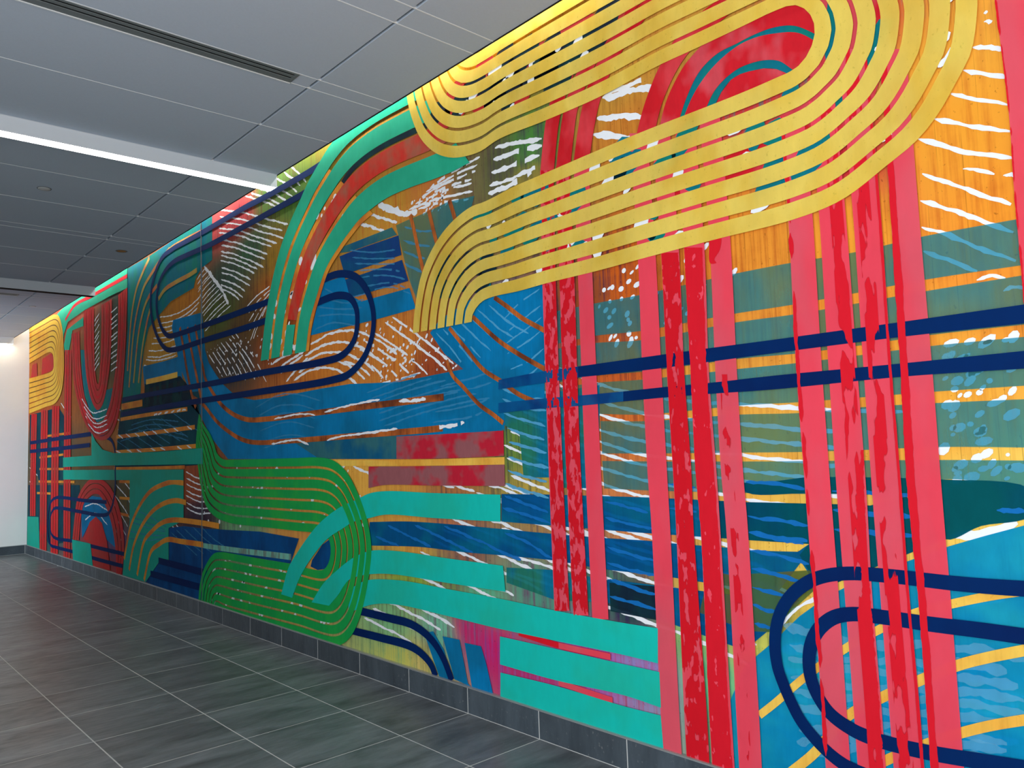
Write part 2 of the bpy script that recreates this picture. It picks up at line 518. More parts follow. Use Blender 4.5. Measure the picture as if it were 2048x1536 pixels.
def resample(pts, n):
    d = [0.0]
    for a, b in zip(pts[:-1], pts[1:]):
        d.append(d[-1] + math.hypot(b[0] - a[0], b[1] - a[1]))
    out, j = [], 0
    for i in range(n):
        s = d[-1] * i / (n - 1)
        while j < len(d) - 2 and d[j + 1] < s:
            j += 1
        t = 0 if d[j + 1] == d[j] else (s - d[j]) / (d[j + 1] - d[j])
        a, b = pts[j], pts[j + 1]
        out.append((a[0] + (b[0] - a[0]) * t, a[1] + (b[1] - a[1]) * t))
    return out

def coat(name, v, f, mat, layer):
    o = link_mesh(name, v, f, mat, mural)
    RANK.append((layer, len(RANK), o))
    return o

def match_edges(a, b, n=150):
    """pair the points of two band edges so that the pairs run across the band."""
    a, b = np.array(resample(a, n)), np.array(resample(b, n))
    d = ((a[:, None, :] - b[None, :, :]) ** 2).sum(2)
    c = np.full((n, n), 1e18)
    c[0, 0] = d[0, 0]
    for i in range(n):
        for j in range(n):
            if i or j:
                m = 1e18
                if i and j: m = c[i-1, j-1]
                if i: m = min(m, c[i-1, j])
                if j: m = min(m, c[i, j-1])
                c[i, j] = m + d[i, j]
    i = j = n - 1
    path = [(i, j)]
    while i or j:
        opts = []
        if i and j: opts.append((c[i-1, j-1], i-1, j-1))
        if i: opts.append((c[i-1, j], i-1, j))
        if j: opts.append((c[i, j-1], i, j-1))
        _, i, j = min(opts)
        path.append((i, j))
    path = np.array(path[::-1], float)
    # smooth both parameters along the path, ends fixed
    k = 11
    pad = np.vstack([np.repeat(path[:1], k, 0), path, np.repeat(path[-1:], k, 0)])
    ker = np.hanning(2 * k + 1); ker /= ker.sum()
    sm = np.stack([np.convolve(pad[:, q], ker, 'valid') for q in (0, 1)], 1)
    sm = np.vstack([path[:1], np.clip(sm, 0, n - 1), path[-1:]])
    idx = np.arange(n)
    ea = np.stack([np.interp(sm[:, 0], idx, a[:, q]) for q in (0, 1)], 1)
    eb = np.stack([np.interp(sm[:, 1], idx, b[:, q]) for q in (0, 1)], 1)
    return [tuple(p) for p in ea], [tuple(p) for p in eb]

def quad_strip(name, mat, L, R, layer):
    v = [wp(p, layer) for p in L] + [wp(p, layer) for p in R]
    n = len(L)
    f = [(i, i + 1, n + i + 1, n + i) for i in range(n - 1)]
    return coat(name, v, f, mat, layer)

def lerp(a, b, t):
    return (a[0] + (b[0] - a[0]) * t, a[1] + (b[1] - a[1]) * t)

def stripes(name, mat, A, B, n, gap, layer):
    """n parallel painted stripes filling the band between edge A and edge B (wall metres)."""
    if isinstance(n, list) or n > 1:
        a, b = match_edges(spline(A), spline(B))
    elif len(A) == len(B):
        a, b = spline(A), spline(B)
    else:
        m = 12 * max(len(A), len(B))
        a, b = resample(spline(A), m), resample(spline(B), m)
    if isinstance(n, list):
        fr = n
    else:
        tot = n + (n - 1) * gap / (1 - gap) if n > 1 else 1.0
        w, s = 1.0 / tot, (gap / (1 - gap)) / tot if n > 1 else 0.0
        fr = [(k * (w + s), k * (w + s) + w) for k in range(n)]
    for k, (t0, t1) in enumerate(fr):
        ly = layer[k] if isinstance(layer, tuple) else layer
        quad_strip(name, mat, [lerp(p, q, t0) for p, q in zip(a, b)], [lerp(p, q, t1) for p, q in zip(a, b)], ly)

def blotched(name, mat, A, B, layer):
    stripes(name, mat, A, B, 1, 0, layer)

def line(name, mat, P, w, layer):
    p = spline(P, 12)
    L, R = [], []
    for i in range(len(p)):
        a, b = p[max(i - 1, 0)], p[min(i + 1, len(p) - 1)]
        d = Vector((b[0] - a[0], b[1] - a[1]))
        d = d.normalized() if d.length > 1e-9 else Vector((1, 0))
        L.append((p[i][0] - d.y * w / 2, p[i][1] + d.x * w / 2))
        R.append((p[i][0] + d.y * w / 2, p[i][1] - d.x * w / 2))
    quad_strip(name, mat, L, R, layer)

def patch(name, mat, P, layer, smooth=False):
    p = P
    if smooth:
        p = spline(list(P) + [P[0]], 6)[:-1]
    tri = tessellate_polygon([[Vector((q[0], q[1], 0)) for q in p]])
    coat(name, [wp(q, layer) for q in p], [tuple(t) for t in tri], mat, layer)

def wavy(name, mat, A, B, seed, jit, gap, layer):
    """ragged painted drips between A and B; each unbroken drip is a part."""
    rnd = random.Random(seed)
    n = 200
    a, b = resample(spline(A), n), resample(spline(B), n)
    i = 0
    while i < n - 4:
        run = n if gap == 0 else int(rnd.choice((5, 8, 14, 22, 34, 40)))
        e = min(n - 1, i + run)
        L, R = [], []
        l = r = 0.0
        c0 = rnd.uniform(-0.1, 0.1) if gap else 0
        for k in range(i, e + 1):
            l = 0.72 * l + rnd.uniform(-1, 1) * 0.5
            r = 0.72 * r + rnd.uniform(-1, 1) * 0.5
            wd = max(math.hypot(b[k][0] - a[k][0], b[k][1] - a[k][1]), 1e-4)
            env = 1.0 if gap == 0 else min(1.0, (k - i + 0.3) / 2.5, (e - k + 0.3) / 2.5)
            q = jit * 0.06 / wd * 1.2
            t0, t1 = -l * q + c0, 1 + r * q + c0
            m = (t0 + t1) / 2
            h = max((t1 - t0) / 2, 0.08) * env
            L.append(lerp(a[k], b[k], m - h)); R.append(lerp(a[k], b[k], m + h))
        quad_strip(name, mat, L, R, layer)
        i = e + (int(rnd.choice((2, 3, 5, 9)) * (0.5 + gap * 2)) + 1 if gap else n)

def strokes(name, mat, A, B, n, w, layer, seed, gap=0.0):
    """a family of hand-brushed lines running from curve A to curve B; beaded width, broken ends."""
    rnd = random.Random(seed * 77 + 5)
    a, b = spline(A), spline(B)
    m = 60
    a, b = resample(a, m), resample(b, m)
    v, f = [], []
    for k in range(n):
        t = 0.0 if n == 1 else k / (n - 1)
        t += rnd.uniform(-0.25, 0.25) / max(n, 2) if n > 1 else 0
        c = [lerp(p, q, t) for p, q in zip(a, b)]
        ln = sum(math.hypot(q[0] - p[0], q[1] - p[1]) for p, q in zip(c[:-1], c[1:]))
        c = resample(c, max(10, min(160, int(ln / 0.016))))
        s0 = int(len(c) * rnd.uniform(0, 0.06)); s1 = len(c) - int(len(c) * rnd.uniform(0, 0.10))
        ph = rnd.uniform(0, 6)
        wv = 0.0
        prev = None
        off = 0
        skip = 0
        for i in range(s0, s1):
            p0, p1 = c[max(i - 1, 0)], c[min(i + 1, len(c) - 1)]
            d = Vector((p1[0] - p0[0], p1[1] - p0[1]))
            d = d.normalized() if d.length > 1e-9 else Vector((1, 0))
            wv = 0.7 * wv + rnd.uniform(-1, 1) * 0.35
            ww = w * (0.78 + 0.30 * math.sin(i * 0.9 + ph) * rnd.random() + 0.35 * wv)
            ww = max(ww, w * 0.25)
            e = min(1.0, (i - s0 + 0.6) / 2.5, (s1 - i) / 2.5)
            ww *= max(e, 0.15)
            off = 0.8 * off + rnd.uniform(-1, 1) * w * 0.12
            x, y = c[i][0] - d.y * off, c[i][1] + d.x * off
            if skip > 0:
                skip -= 1; prev = None
                continue
            if gap and rnd.random() < gap * 0.35:
                skip = rnd.randint(1, 3)
            j = len(v)
            dx = -0.000012 * (k % 3)
            for sg in (-1, 1):
                q = wp((x + sg * d.y * ww / 2, y - sg * d.x * ww / 2), layer)
                v.append((dx, q[1], q[2]))
            if prev is not None:
                f.append((prev, j, j + 1, prev + 1))
            prev = j
    o = coat(name, v, f, mat, layer)
    o['kind'] = 'stuff'

def splatter(name, mat, Q, n, r, layer, seed):
    rnd = random.Random(seed * 13 + 1)
    v, f = [], []
    for k in range(n):
        a, b = rnd.random(), rnd.random()
        p = lerp(lerp(Q[0], Q[1], a), lerp(Q[3], Q[2], a), b)
        rr = r * rnd.uniform(0.4, 1.3)
        st, an = rnd.uniform(1.0, 2.2), rnd.uniform(0.2, 1.0)
        i = len(v)
        for s in range(8):
            t = s * math.pi / 4
            x, y = rr * st * math.cos(t), rr * math.sin(t)
            q = wp((p[0] - (x * math.cos(an) - y * math.sin(an)), p[1] + x * math.sin(an) + y * math.cos(an)), layer)
            v.append((-0.000012 * (k % 3), q[1], q[2]))
        f.append(tuple(range(i, i + 8)))
    o = coat(name, v, f, mat, layer)
    o['kind'] = 'stuff'

GROUND = [
(0.946,2.662,(240, 158, 48),(214, 120, 35)),
(0.817,2.267,(240, 150, 45),(205, 105, 30)),
(1.331,2.329,(240, 160, 50),(205, 110, 30)),
(1.762,2.424,(232, 145, 48),(190, 95, 30)),
(2.067,2.491,(220, 125, 40),(160, 70, 25)),
(2.459,2.376,(205, 95, 28),(90, 35, 50)),
(2.696,2.314,(150, 75, 40),(50, 40, 75)),
(2.413,3.153,(205, 130, 48),(165, 85, 30)),
(2.467,3.354,(205, 150, 60),(150, 100, 45)),
(3.098,3.266,(75, 135, 60),(70, 55, 80)),
(3.357,3.227,(90, 95, 60),(75, 60, 75)),
(3.11,3.038,(150, 130, 60),(70, 80, 60)),
(3.637,3.246,(120, 110, 70),(100, 70, 60)),
(4.051,3.263,(205, 120, 60),(215, 150, 55)),
(4.523,3.248,(205, 150, 55),(200, 105, 45)),
(5.045,3.725,(200, 150, 60),(200, 110, 50)),
(5.428,3.636,(120, 150, 50),(150, 130, 50)),
(5.845,3.664,(90, 130, 55),(60, 90, 55)),
(6.4,3.854,(95, 140, 65),(120, 70, 60)),
(7.038,3.83,(205, 70, 75),(120, 55, 65)),
(7.511,3.896,(210, 80, 80),(150, 80, 80)),
(6.823,3.45,(60, 100, 70),(70, 65, 55)),
(6.219,3.322,(160, 120, 40),(90, 75, 40)),
(6.227,2.975,(190, 105, 40),(130, 60, 28)),
(7.397,3.275,(65, 90, 75),(60, 55, 50)),
(7.522,3.001,(80, 95, 45),(75, 55, 40)),
(8.39,3.241,(195, 125, 40),(150, 80, 38)),
(9.082,2.842,(200, 148, 50),(170, 110, 40)),
(6.835,2.803,(100, 75, 40),(70, 45, 45)),
(7.174,2.425,(60, 60, 60),(120, 85, 45)),
(6.238,2.545,(165, 80, 35),(110, 52, 30)),
(5.468,2.371,(212, 128, 48),(190, 98, 38)),
(4.44,2.253,(216, 132, 52),(185, 90, 38)),
(4.048,2.111,(165, 75, 40),(110, 45, 35)),
(3.655,1.859,(40, 70, 90),(30, 50, 60)),
(3.412,2.135,(20, 105, 145),(12, 80, 120)),
(3.271,1.551,(110, 140, 60),(30, 60, 65)),
(3.157,1.383,(190, 160, 70),(80, 90, 60)),
(3.055,1.116,(170, 130, 80),(100, 80, 90)),
(3.15,0.787,(80, 150, 125),(110, 60, 100)),
(2.711,0.86,(80, 130, 110),(60, 50, 80)),
(2.522,0.784,(40, 70, 70),(35, 40, 80)),
(2.378,1.153,(218, 135, 75),(180, 95, 70)),
(2.554,1.314,(210, 125, 70),(160, 90, 70)),
(2.533,1.66,(215, 110, 45),(140, 60, 35)),
(2.519,1.895,(205, 95, 40),(110, 45, 45)),
(2.062,1.707,(235, 165, 60),(200, 120, 45)),
(1.823,1.479,(238, 172, 70),(215, 140, 50)),
(1.73,1.126,(242, 195, 85),(225, 165, 65)),
(2.06,0.907,(235, 180, 70),(180, 140, 60)),
(1.101,1.688,(242, 170, 60),(222, 140, 45)),
(1.085,1.905,(240, 160, 55),(215, 125, 40)),
(1.35,2.055,(240, 150, 50),(215, 115, 35)),
(0.905,2.128,(240, 145, 50),(215, 115, 40)),
(1.915,0.817,(90, 120, 65),(60, 90, 55)),
(1.723,0.903,(150, 140, 60),(80, 100, 60)),
(1.851,0.701,(205, 200, 90),(110, 150, 80)),
(2.083,0.534,(110, 200, 140),(70, 150, 120)),
(2.181,0.671,(150, 190, 110),(80, 140, 100)),
(1.551,0.904,(245, 200, 85),(235, 180, 75)),
(1.071,0.946,(245, 200, 90),(235, 180, 70)),
(0.893,1.25,(245, 205, 95),(235, 180, 75)),
(1.004,0.786,(245, 200, 90),(225, 175, 70)),
(1.66,0.534,(130, 205, 140),(90, 170, 120)),
(1.46,0.482,(150, 210, 130),(120, 180, 120)),
(0.973,0.576,(160, 205, 110),(110, 190, 130)),
(1.208,0.68,(235, 200, 100),(200, 180, 90)),
(3.566,0.4,(205, 35, 105),(150, 70, 150)),
(3.769,0.484,(200, 40, 105),(140, 90, 130)),
(4.07,0.424,(115, 190, 155),(110, 70, 100)),
(4.525,0.177,(200, 195, 95),(110, 170, 120)),
(4.636,0.391,(130, 190, 130),(100, 120, 90)),
(4.24,0.195,(215, 190, 110),(140, 150, 90)),
(2.799,0.5,(180, 90, 180),(200, 40, 90)),
(2.416,0.518,(150, 130, 190),(190, 60, 110)),
(3.255,0.289,(190, 50, 110),(130, 110, 180)),
(4.486,1.121,(225, 165, 70),(200, 120, 60)),
(3.937,1.099,(190, 120, 80),(110, 80, 90)),
(4.377,0.913,(225, 165, 70),(190, 120, 60)),
(3.748,0.929,(160, 100, 80),(90, 80, 80)),
(4.385,0.733,(150, 180, 70),(120, 110, 60)),
(3.954,0.73,(130, 150, 90),(110, 60, 80)),
(3.663,0.731,(90, 180, 140),(110, 150, 110)),
(8.258,1.291,(172, 84, 50),(110, 58, 46)),
(8.056,0.994,(70, 55, 70),(60, 45, 55)),
(7.086,0.919,(120, 170, 120),(90, 80, 90)),
(5.921,0.92,(222, 155, 75),(200, 130, 70)),
(5.595,0.825,(230, 170, 80),(210, 150, 80)),
(6.255,1.822,(205, 118, 50),(140, 62, 38)),
(4.462,1.71,(225, 145, 60),(205, 115, 45)),
(4.065,1.726,(210, 110, 45),(140, 65, 40)),
(3.919,1.486,(180, 110, 55),(50, 60, 60)),
(4.471,1.49,(230, 160, 65),(210, 130, 50)),
(4.986,1.405,(235, 175, 75),(220, 150, 60)),
(7.416,1.872,(140, 80, 50),(80, 55, 45)),
(9.586,2.141,(190, 110, 50),(150, 85, 40)),
(9.411,1.788,(205, 130, 50),(170, 95, 42)),
(9.242,1.474,(200, 125, 48),(165, 92, 42)),
(10.545,2.954,(70, 95, 75),(110, 60, 45)),
(10.762,3.497,(60, 80, 70),(90, 50, 40)),
(11.659,3.081,(90, 100, 60),(150, 70, 45)),
(12.954,2.632,(170, 95, 45),(110, 70, 45)),
(14.87,2.612,(185, 90, 45),(150, 70, 40)),
(14.476,1.775,(60, 80, 70),(90, 70, 50)),
(12.905,1.305,(85, 80, 55),(130, 90, 45)),
(10.515,1.017,(100, 85, 50),(60, 80, 75)),
(11.253,0.67,(110, 80, 130),(60, 90, 120)),
(14.753,0.48,(45, 95, 95),(70, 80, 70)),
(11.825,0.238,(170, 60, 50),(150, 70, 60)),
(13.598,3.852,(200, 80, 60),(170, 70, 50)),
(12.72,3.946,(215, 120, 90),(190, 80, 60)),
(15.297,3.672,(225, 160, 60),(190, 120, 50)),
(15.277,3.324,(190, 110, 50),(150, 60, 50)),
(3.326,3.856,(250, 180, 40),(225, 160, 40)),
(1.949,3.495,(200, 150, 60),(190, 120, 50)),
(1.279,3.077,(205, 60, 60),(30, 120, 130)),
(1.307,2.682,(205, 45, 55),(190, 60, 60)),
(1.016,2.874,(240, 170, 60),(225, 150, 50)),
(1.722,3.033,(205, 60, 60),(60, 120, 120))]

def painted_ground():
    ny, nz = 260, 64
    y0, y1, z0, z1 = -2.5, Y_HI, 0.10, Z_HI
    v, f, ca, cb = [], [], [], []
    ctl = [(y, z, lin(a), lin(b)) for y, z, a, b in GROUND]
    for i in range(ny + 1):
        # denser towards the near end
        t = i / ny
        y = y0 + (y1 - y0) * (0.45 * t + 0.55 * t * t)
        for j in range(nz + 1):
            z = z0 + (z1 - z0) * j / nz
            v.append((-0.0006, y, z))
            wsum, A, B = 0.0, [0, 0, 0], [0, 0, 0]
            sc = 0.35 + 0.09 * max(y, 0)      # the motif is read coarser with distance
            for (py, pz, a, b) in ctl:
                d2 = ((py - y) / sc) ** 2 + ((pz - z) / 0.5) ** 2
                w = 1.0 / (d2 + 0.004) ** 2
                wsum += w
                for q in range(3):
                    A[q] += w * a[q]; B[q] += w * b[q]
            ca += [A[0] / wsum, A[1] / wsum, A[2] / wsum, 1.0]
            cb += [B[0] / wsum, B[1] / wsum, B[2] / wsum, 1.0]
    n = nz + 1
    for i in range(ny):
        for j in range(nz):
            f.append((i * n + j, i * n + j + 1, (i + 1) * n + j + 1, (i + 1) * n + j))
    o = link_mesh('painted_ground', v, f, 'ground', mural)
    for nm, data in (('tint_a', ca), ('tint_b', cb)):
        at = o.data.attributes.new(nm, 'FLOAT_COLOR', 'POINT')
        at.data.foreach_set('color', data)
painted_ground()
strokes('white_brush_strokes','white',[(7.551,3.997),(6.975,3.83),(6.61,3.695),(6,3.479)],[(7.5,3.198),(7.353,3.154),(7.182,3.084),(7.044,3.009)],15,0.02,2,1)
strokes('white_brush_strokes','white',[(6.006,3.994),(5.826,3.862),(5.739,3.78)],[(6.936,3.981),(6.573,3.838),(6.205,3.675)],7,0.022,2,2)
strokes('white_brush_strokes','white',[(7.904,3.488),(8.036,3.45),(8.137,3.404)],[(7.268,3.01),(7.564,2.948),(7.942,2.841)],13,0.014,2,3)
strokes('white_brush_strokes','white',[(7.936,3.52),(7.744,3.383),(7.56,3.251),(7.412,3.129),(7.254,2.973)],[(7.936,3.52),(7.744,3.383),(7.56,3.251),(7.412,3.129),(7.254,2.973)],1,.05,2,4)
strokes('white_brush_strokes','white',[(9.251,3.182),(8.703,3.143),(8.168,3.191),(7.902,3.261)],[(9.849,2.681),(9.499,2.632),(9.128,2.61),(8.779,2.602)],10,0.018,2,5)
strokes('white_brush_strokes','white',[(7.847,2.63),(7.63,2.473),(7.452,2.336)],[(7.159,2.726),(6.737,2.438),(6.493,2.198)],9,0.016,2,6,gap=0.35)
strokes('white_brush_strokes','white',[(6.378,3.052),(6.674,3.005),(6.91,2.942)],[(6.478,2.874),(6.68,2.707),(6.812,2.546)],6,0.014,2,7,gap=0.2)
strokes('white_brush_strokes','white',[(5.751,2.432),(5.338,2.487),(4.983,2.445),(4.661,2.321),(4.442,2.202)],[(6.012,2.168),(5.757,2.225),(5.385,2.218),(5.133,2.13),(4.964,2.035)],5,0.024,2,8)
strokes('white_brush_strokes','white',[(4.548,2.52),(4.276,2.373),(3.962,2.182),(3.757,2.053)],[(5.203,2.247),(5.029,2.202),(4.912,2.155),(4.8,2.074)],7,0.022,2,9,gap=0.12)
strokes('white_brush_strokes','white',[(6.394,2.348),(6.253,2.386),(5.941,2.414)],[(6.144,2.189),(5.988,2.257),(5.754,2.343)],4,0.024,2,10)
strokes('white_brush_strokes','white',[(3.394,3.347),(3.233,3.329),(2.984,3.271)],[(3.474,3.072),(3.299,3.069),(3.062,3.095)],5,0.035,2,11,gap=0.15)
strokes('white_brush_strokes','white',[(4.057,3.275),(3.808,3.31),(3.507,3.33)],[(4.356,3.177),(4.008,3.164),(3.635,3.106)],7,0.02,2,12,gap=0.3)
strokes('white_brush_strokes','white',[(4.672,3.317),(4.518,3.252),(4.356,3.177),(4.2,3.143)],[(4.672,3.317),(4.518,3.252),(4.356,3.177),(4.2,3.143)],1,.055,2,13)
strokes('white_brush_strokes','white',[(4.803,3.287),(4.613,3.205),(4.432,3.131)],[(4.939,3.252),(4.774,3.19),(4.586,3.102)],2,0.03,2,14)
strokes('white_brush_strokes','white',[(2.551,3.345),(2.422,3.317),(2.205,3.274)],[(2.628,3.169),(2.498,3.12),(2.345,3.052)],3,0.04,2,15)
strokes('white_brush_strokes','white',[(2.541,3.367),(2.421,3.342),(2.193,3.342)],[(2.541,3.367),(2.421,3.339),(2.194,3.325)],1,0.03,2,16,gap=0.3)
strokes('white_brush_strokes','white',[(0.853,2.913),(0.809,2.893),(0.762,2.865)],[(0.853,2.913),(0.809,2.893),(0.762,2.865)],1,0.02,2,20)
strokes('white_brush_strokes','white',[(0.89,2.841),(0.827,2.803),(0.762,2.765)],[(0.89,2.841),(0.827,2.803),(0.762,2.765)],1,0.02,2,21)
strokes('white_brush_strokes','white',[(0.935,2.772),(0.841,2.712),(0.762,2.67)],[(0.935,2.772),(0.841,2.712),(0.762,2.67)],1,0.02,2,22)
strokes('white_brush_strokes','white',[(0.997,2.704),(0.885,2.643),(0.762,2.576)],[(0.997,2.704),(0.885,2.643),(0.762,2.576)],1,0.02,2,23)
strokes('white_brush_strokes','white',[(1.056,2.645),(0.969,2.59),(0.855,2.528),(0.761,2.487)],[(1.056,2.645),(0.969,2.59),(0.855,2.528),(0.761,2.487)],1,0.02,2,24)
strokes('white_brush_strokes','white',[(1.065,2.523),(0.977,2.467),(0.865,2.388),(0.763,2.322)],[(1.065,2.523),(0.977,2.467),(0.865,2.388),(0.763,2.322)],1,0.02,2,25)
strokes('white_brush_strokes','white',[(1.064,2.416),(0.946,2.346),(0.857,2.287),(0.763,2.227)],[(1.064,2.416),(0.946,2.346),(0.857,2.287),(0.763,2.227)],1,0.02,2,26)
strokes('white_brush_strokes','white',[(1.067,2.317),(0.991,2.277),(0.898,2.208),(0.763,2.129)],[(1.067,2.317),(0.991,2.277),(0.898,2.208),(0.763,2.129)],1,0.02,2,27)
strokes('white_brush_strokes','white',[(1.065,2.23),(0.99,2.183),(0.896,2.125)],[(1.065,2.23),(0.99,2.183),(0.896,2.125)],1,0.02,2,28)
strokes('white_brush_strokes','white',[(0.902,2.092),(0.864,2.102),(0.813,2.086)],[(0.902,2.092),(0.864,2.102),(0.813,2.086)],1,0.016,2,29)
strokes('white_brush_strokes','white',[(0.824,2.04),(0.794,2.049),(0.759,2.037)],[(0.824,2.04),(0.794,2.049),(0.759,2.037)],1,0.016,2,30)
strokes('white_brush_strokes','white',[(0.916,2.491),(0.867,2.473),(0.819,2.448)],[(0.916,2.491),(0.867,2.473),(0.819,2.448)],1,0.016,2,31)
strokes('white_brush_strokes','white',[(0.795,2.433),(0.777,2.428),(0.759,2.42)],[(0.795,2.433),(0.777,2.428),(0.759,2.42)],1,0.016,2,32)
strokes('white_brush_strokes','white',[(0.811,3.019),(0.8,3.014)],[(0.811,3.019),(0.8,3.014)],1,0.016,2,33)
strokes('white_brush_strokes','white',[(0.813,2.987),(0.787,2.98)],[(0.813,2.987),(0.787,2.98)],1,0.016,2,34)
strokes('white_brush_strokes','white',[(3.411,2.164),(3.007,1.993),(2.654,1.856),(2.34,1.771),(1.833,1.7),(1.478,1.661),(1.171,1.628)],[(3.476,0.879),(3.07,0.836),(2.716,0.778),(2.375,0.721),(2.127,0.679),(1.999,0.656),(1.879,0.624)],17,0.02,2,40)
strokes('white_brush_strokes','white',[(5.497,1.987),(4.991,2.016),(4.512,2.047),(4.158,2.072)],[(4.648,1.743),(4.322,1.794),(3.972,1.83),(3.608,1.859),(3.452,1.87)],7,0.016,2,41,gap=0.1)
strokes('white_brush_strokes','white',[(3.632,1.374),(3.124,1.261),(2.694,1.156),(2.352,1.084)],[(4.956,0.398),(4.699,0.365),(4.518,0.342),(4.318,0.302)],14,0.022,2,42)
strokes('white_brush_strokes','white',[(4.08,1.392),(3.925,1.362),(3.635,1.305)],[(5.123,1.477),(4.918,1.423),(4.722,1.399)],5,0.022,2,43)
strokes('white_brush_strokes','white',[(6.441,1.871),(6.163,1.899),(5.881,1.894),(5.677,1.864)],[(6.544,1.536),(6.171,1.603),(5.953,1.594),(5.647,1.535)],5,0.018,2,44)
strokes('white_brush_strokes','white',[(8.441,1.43),(8.134,1.368),(7.939,1.345)],[(8.443,1.05),(8.137,0.999),(7.754,1.014)],7,0.018,2,45)
strokes('white_brush_strokes','white',[(10.912,2.227),(10.405,2.152),(9.935,2.243)],[(10.852,1.771),(10.159,1.606),(9.286,1.457)],5,0.02,2,46)
strokes('white_brush_strokes','white',[(9.329,2.093),(8.893,1.962),(8.178,1.679)],[(8.523,2.088),(8.176,1.979),(7.914,1.893)],5,0.016,2,47)
strokes('white_brush_strokes','white',[(10.844,1.362),(10.343,1.201),(10.153,1.102)],[(11.202,0.681),(10.828,0.473),(10.624,0.368)],7,0.02,2,48)
strokes('white_brush_strokes','white',[(8.931,0.869),(8.387,0.695),(8.054,0.548)],[(8.052,0.863),(7.737,0.738),(7.47,0.676)],6,0.018,2,49)
strokes('white_brush_strokes','white',[(8.744,0.517),(8.635,0.335),(8.6,0.149)],[(8.087,0.521),(7.991,0.385),(7.928,0.32)],4,0.014,2,50,gap=0.4)
strokes('white_brush_strokes','white',[(11.125,3.505),(10.831,3.541)],[(11.11,2.742),(10.818,2.778)],11,0.022,6.5,51)
strokes('white_brush_strokes','white',[(11.904,3.502),(11.667,3.587)],[(11.885,2.816),(11.65,2.911)],10,0.022,6.5,52)
strokes('white_brush_strokes','white',[(12.572,2.483),(11.991,2.239),(11.181,2.243)],[(12.236,2.115),(11.743,1.959),(11.175,1.987)],5,0.02,6.2,53)
strokes('white_brush_strokes','white',[(13.786,2.491),(13.478,2.359),(13.11,2.228)],[(16.007,1.643),(15.422,1.471),(15.053,1.369)],8,0.022,2,54)
strokes('white_brush_strokes','white',[(15.999,1.528),(15.512,1.421),(15.14,1.34)],[(15.95,0.785),(15.469,0.719),(15.1,0.653)],4,0.02,2,55)
strokes('white_brush_strokes','white',[(12.389,0.908),(11.776,0.978),(11.152,0.888)],[(12.313,0.537),(11.769,0.733),(11.308,0.534)],3,0.02,4.6,56)
strokes('white_brush_strokes','white',[(1.742,0.618),(1.698,0.616),(1.629,0.609)],[(1.731,0.781),(1.66,0.861),(1.549,0.923)],3,0.02,2,57)
strokes('white_brush_strokes','white',[(1.058,0.982),(0.986,1.007),(0.892,1.021)],[(1.057,0.773),(0.966,0.772),(0.935,0.786)],2,0.03,2,58)
strokes('white_brush_strokes','white',[(1.057,1.201),(0.951,1.22),(0.839,1.258)],[(1.058,1.195),(0.952,1.214),(0.839,1.25)],1,0.035,2,59)
strokes('white_brush_strokes','white',[(1.782,0.692),(1.257,0.724),(0.861,0.73)],[(1.675,0.316),(1.278,0.435),(0.877,0.518)],7,0.035,2,60)
splatter('white_paint_splatter','white',[(2.69,2.418),(1.882,2.473),(1.784,2.078),(2.643,2.047)],60,.012,2.1,1)
splatter('white_paint_splatter','white',[(3.396,2.457),(3.021,2.45),(3.046,1.983),(3.633,2.313)],45,.012,2.1,2)
splatter('white_paint_splatter','white',[(4.686,2.317),(4.093,2.311),(3.791,2.07),(4.697,2.052)],60,.010,2.1,3)
splatter('white_paint_splatter','white',[(1.035,1.898),(0.774,1.9),(0.811,1.402),(1.055,1.4)],60,.014,2.1,4)
splatter('white_paint_splatter','white',[(7.651,2.671),(6.628,2.683),(6.244,2.289),(7.293,2.222)],50,.009,2.1,5)
splatter('white_paint_splatter','white',[(4.279,3.256),(3.838,3.238),(3.742,3.116),(4.17,3.092)],40,.010,2.1,6)
splatter('white_paint_splatter','white',[(5.087,2.515),(4.431,2.458),(4.267,2.166),(5.102,2.105)],40,.010,2.1,7)
stripes('blue_glaze_band','veil',[(3.404,2.311),(2.991,2.293),(2.663,2.29),(2.367,2.285),(1.849,2.291),(1.579,2.287),(1.308,2.276),(1.062,2.282),(0.728,2.273)],[(3.412,2.135),(3,2.115),(2.673,2.123),(2.378,2.109),(1.86,2.116),(1.591,2.113),(1.319,2.117),(1.073,2.123),(0.74,2.116)],1,0,3)
stripes('blue_glaze_band','veil',[(3.002,2.088),(2.658,2.085),(2.368,2.064),(1.853,2.077),(1.582,2.072),(1.322,2.076),(1.064,2.081),(0.743,2.082)],[(3.012,1.903),(2.654,1.917),(2.365,1.91),(1.851,1.917),(1.574,1.91),(1.333,1.912),(1.062,1.92),(0.755,1.917)],1,0,3)
stripes('blue_glaze_band','veil',[(3.052,1.876),(2.656,1.881),(2.368,1.872),(1.854,1.873),(1.576,1.871),(1.336,1.875),(1.065,1.88),(0.758,1.876)],[(3.059,1.748),(2.658,1.721),(2.363,1.703),(1.852,1.714),(1.576,1.711),(1.333,1.713),(1.06,1.715),(0.77,1.714)],1,0,3)
stripes('blue_glaze_band','veil',[(2.66,1.685),(2.365,1.671),(1.854,1.675),(1.579,1.667),(1.336,1.675),(1.063,1.674),(0.774,1.669)],[(2.656,1.521),(2.359,1.516),(1.848,1.511),(1.581,1.509),(1.334,1.512),(1.061,1.517),(0.786,1.509)],1,0,3)
stripes('blue_glaze_band','veil',[(2.658,1.483),(2.361,1.478),(1.85,1.473),(1.584,1.472),(1.337,1.472),(1.064,1.471),(0.789,1.466)],[(2.653,1.345),(2.364,1.34),(1.847,1.338),(1.582,1.34),(1.455,1.342),(1.321,1.343),(1.063,1.402),(0.796,1.378)],1,0,3)
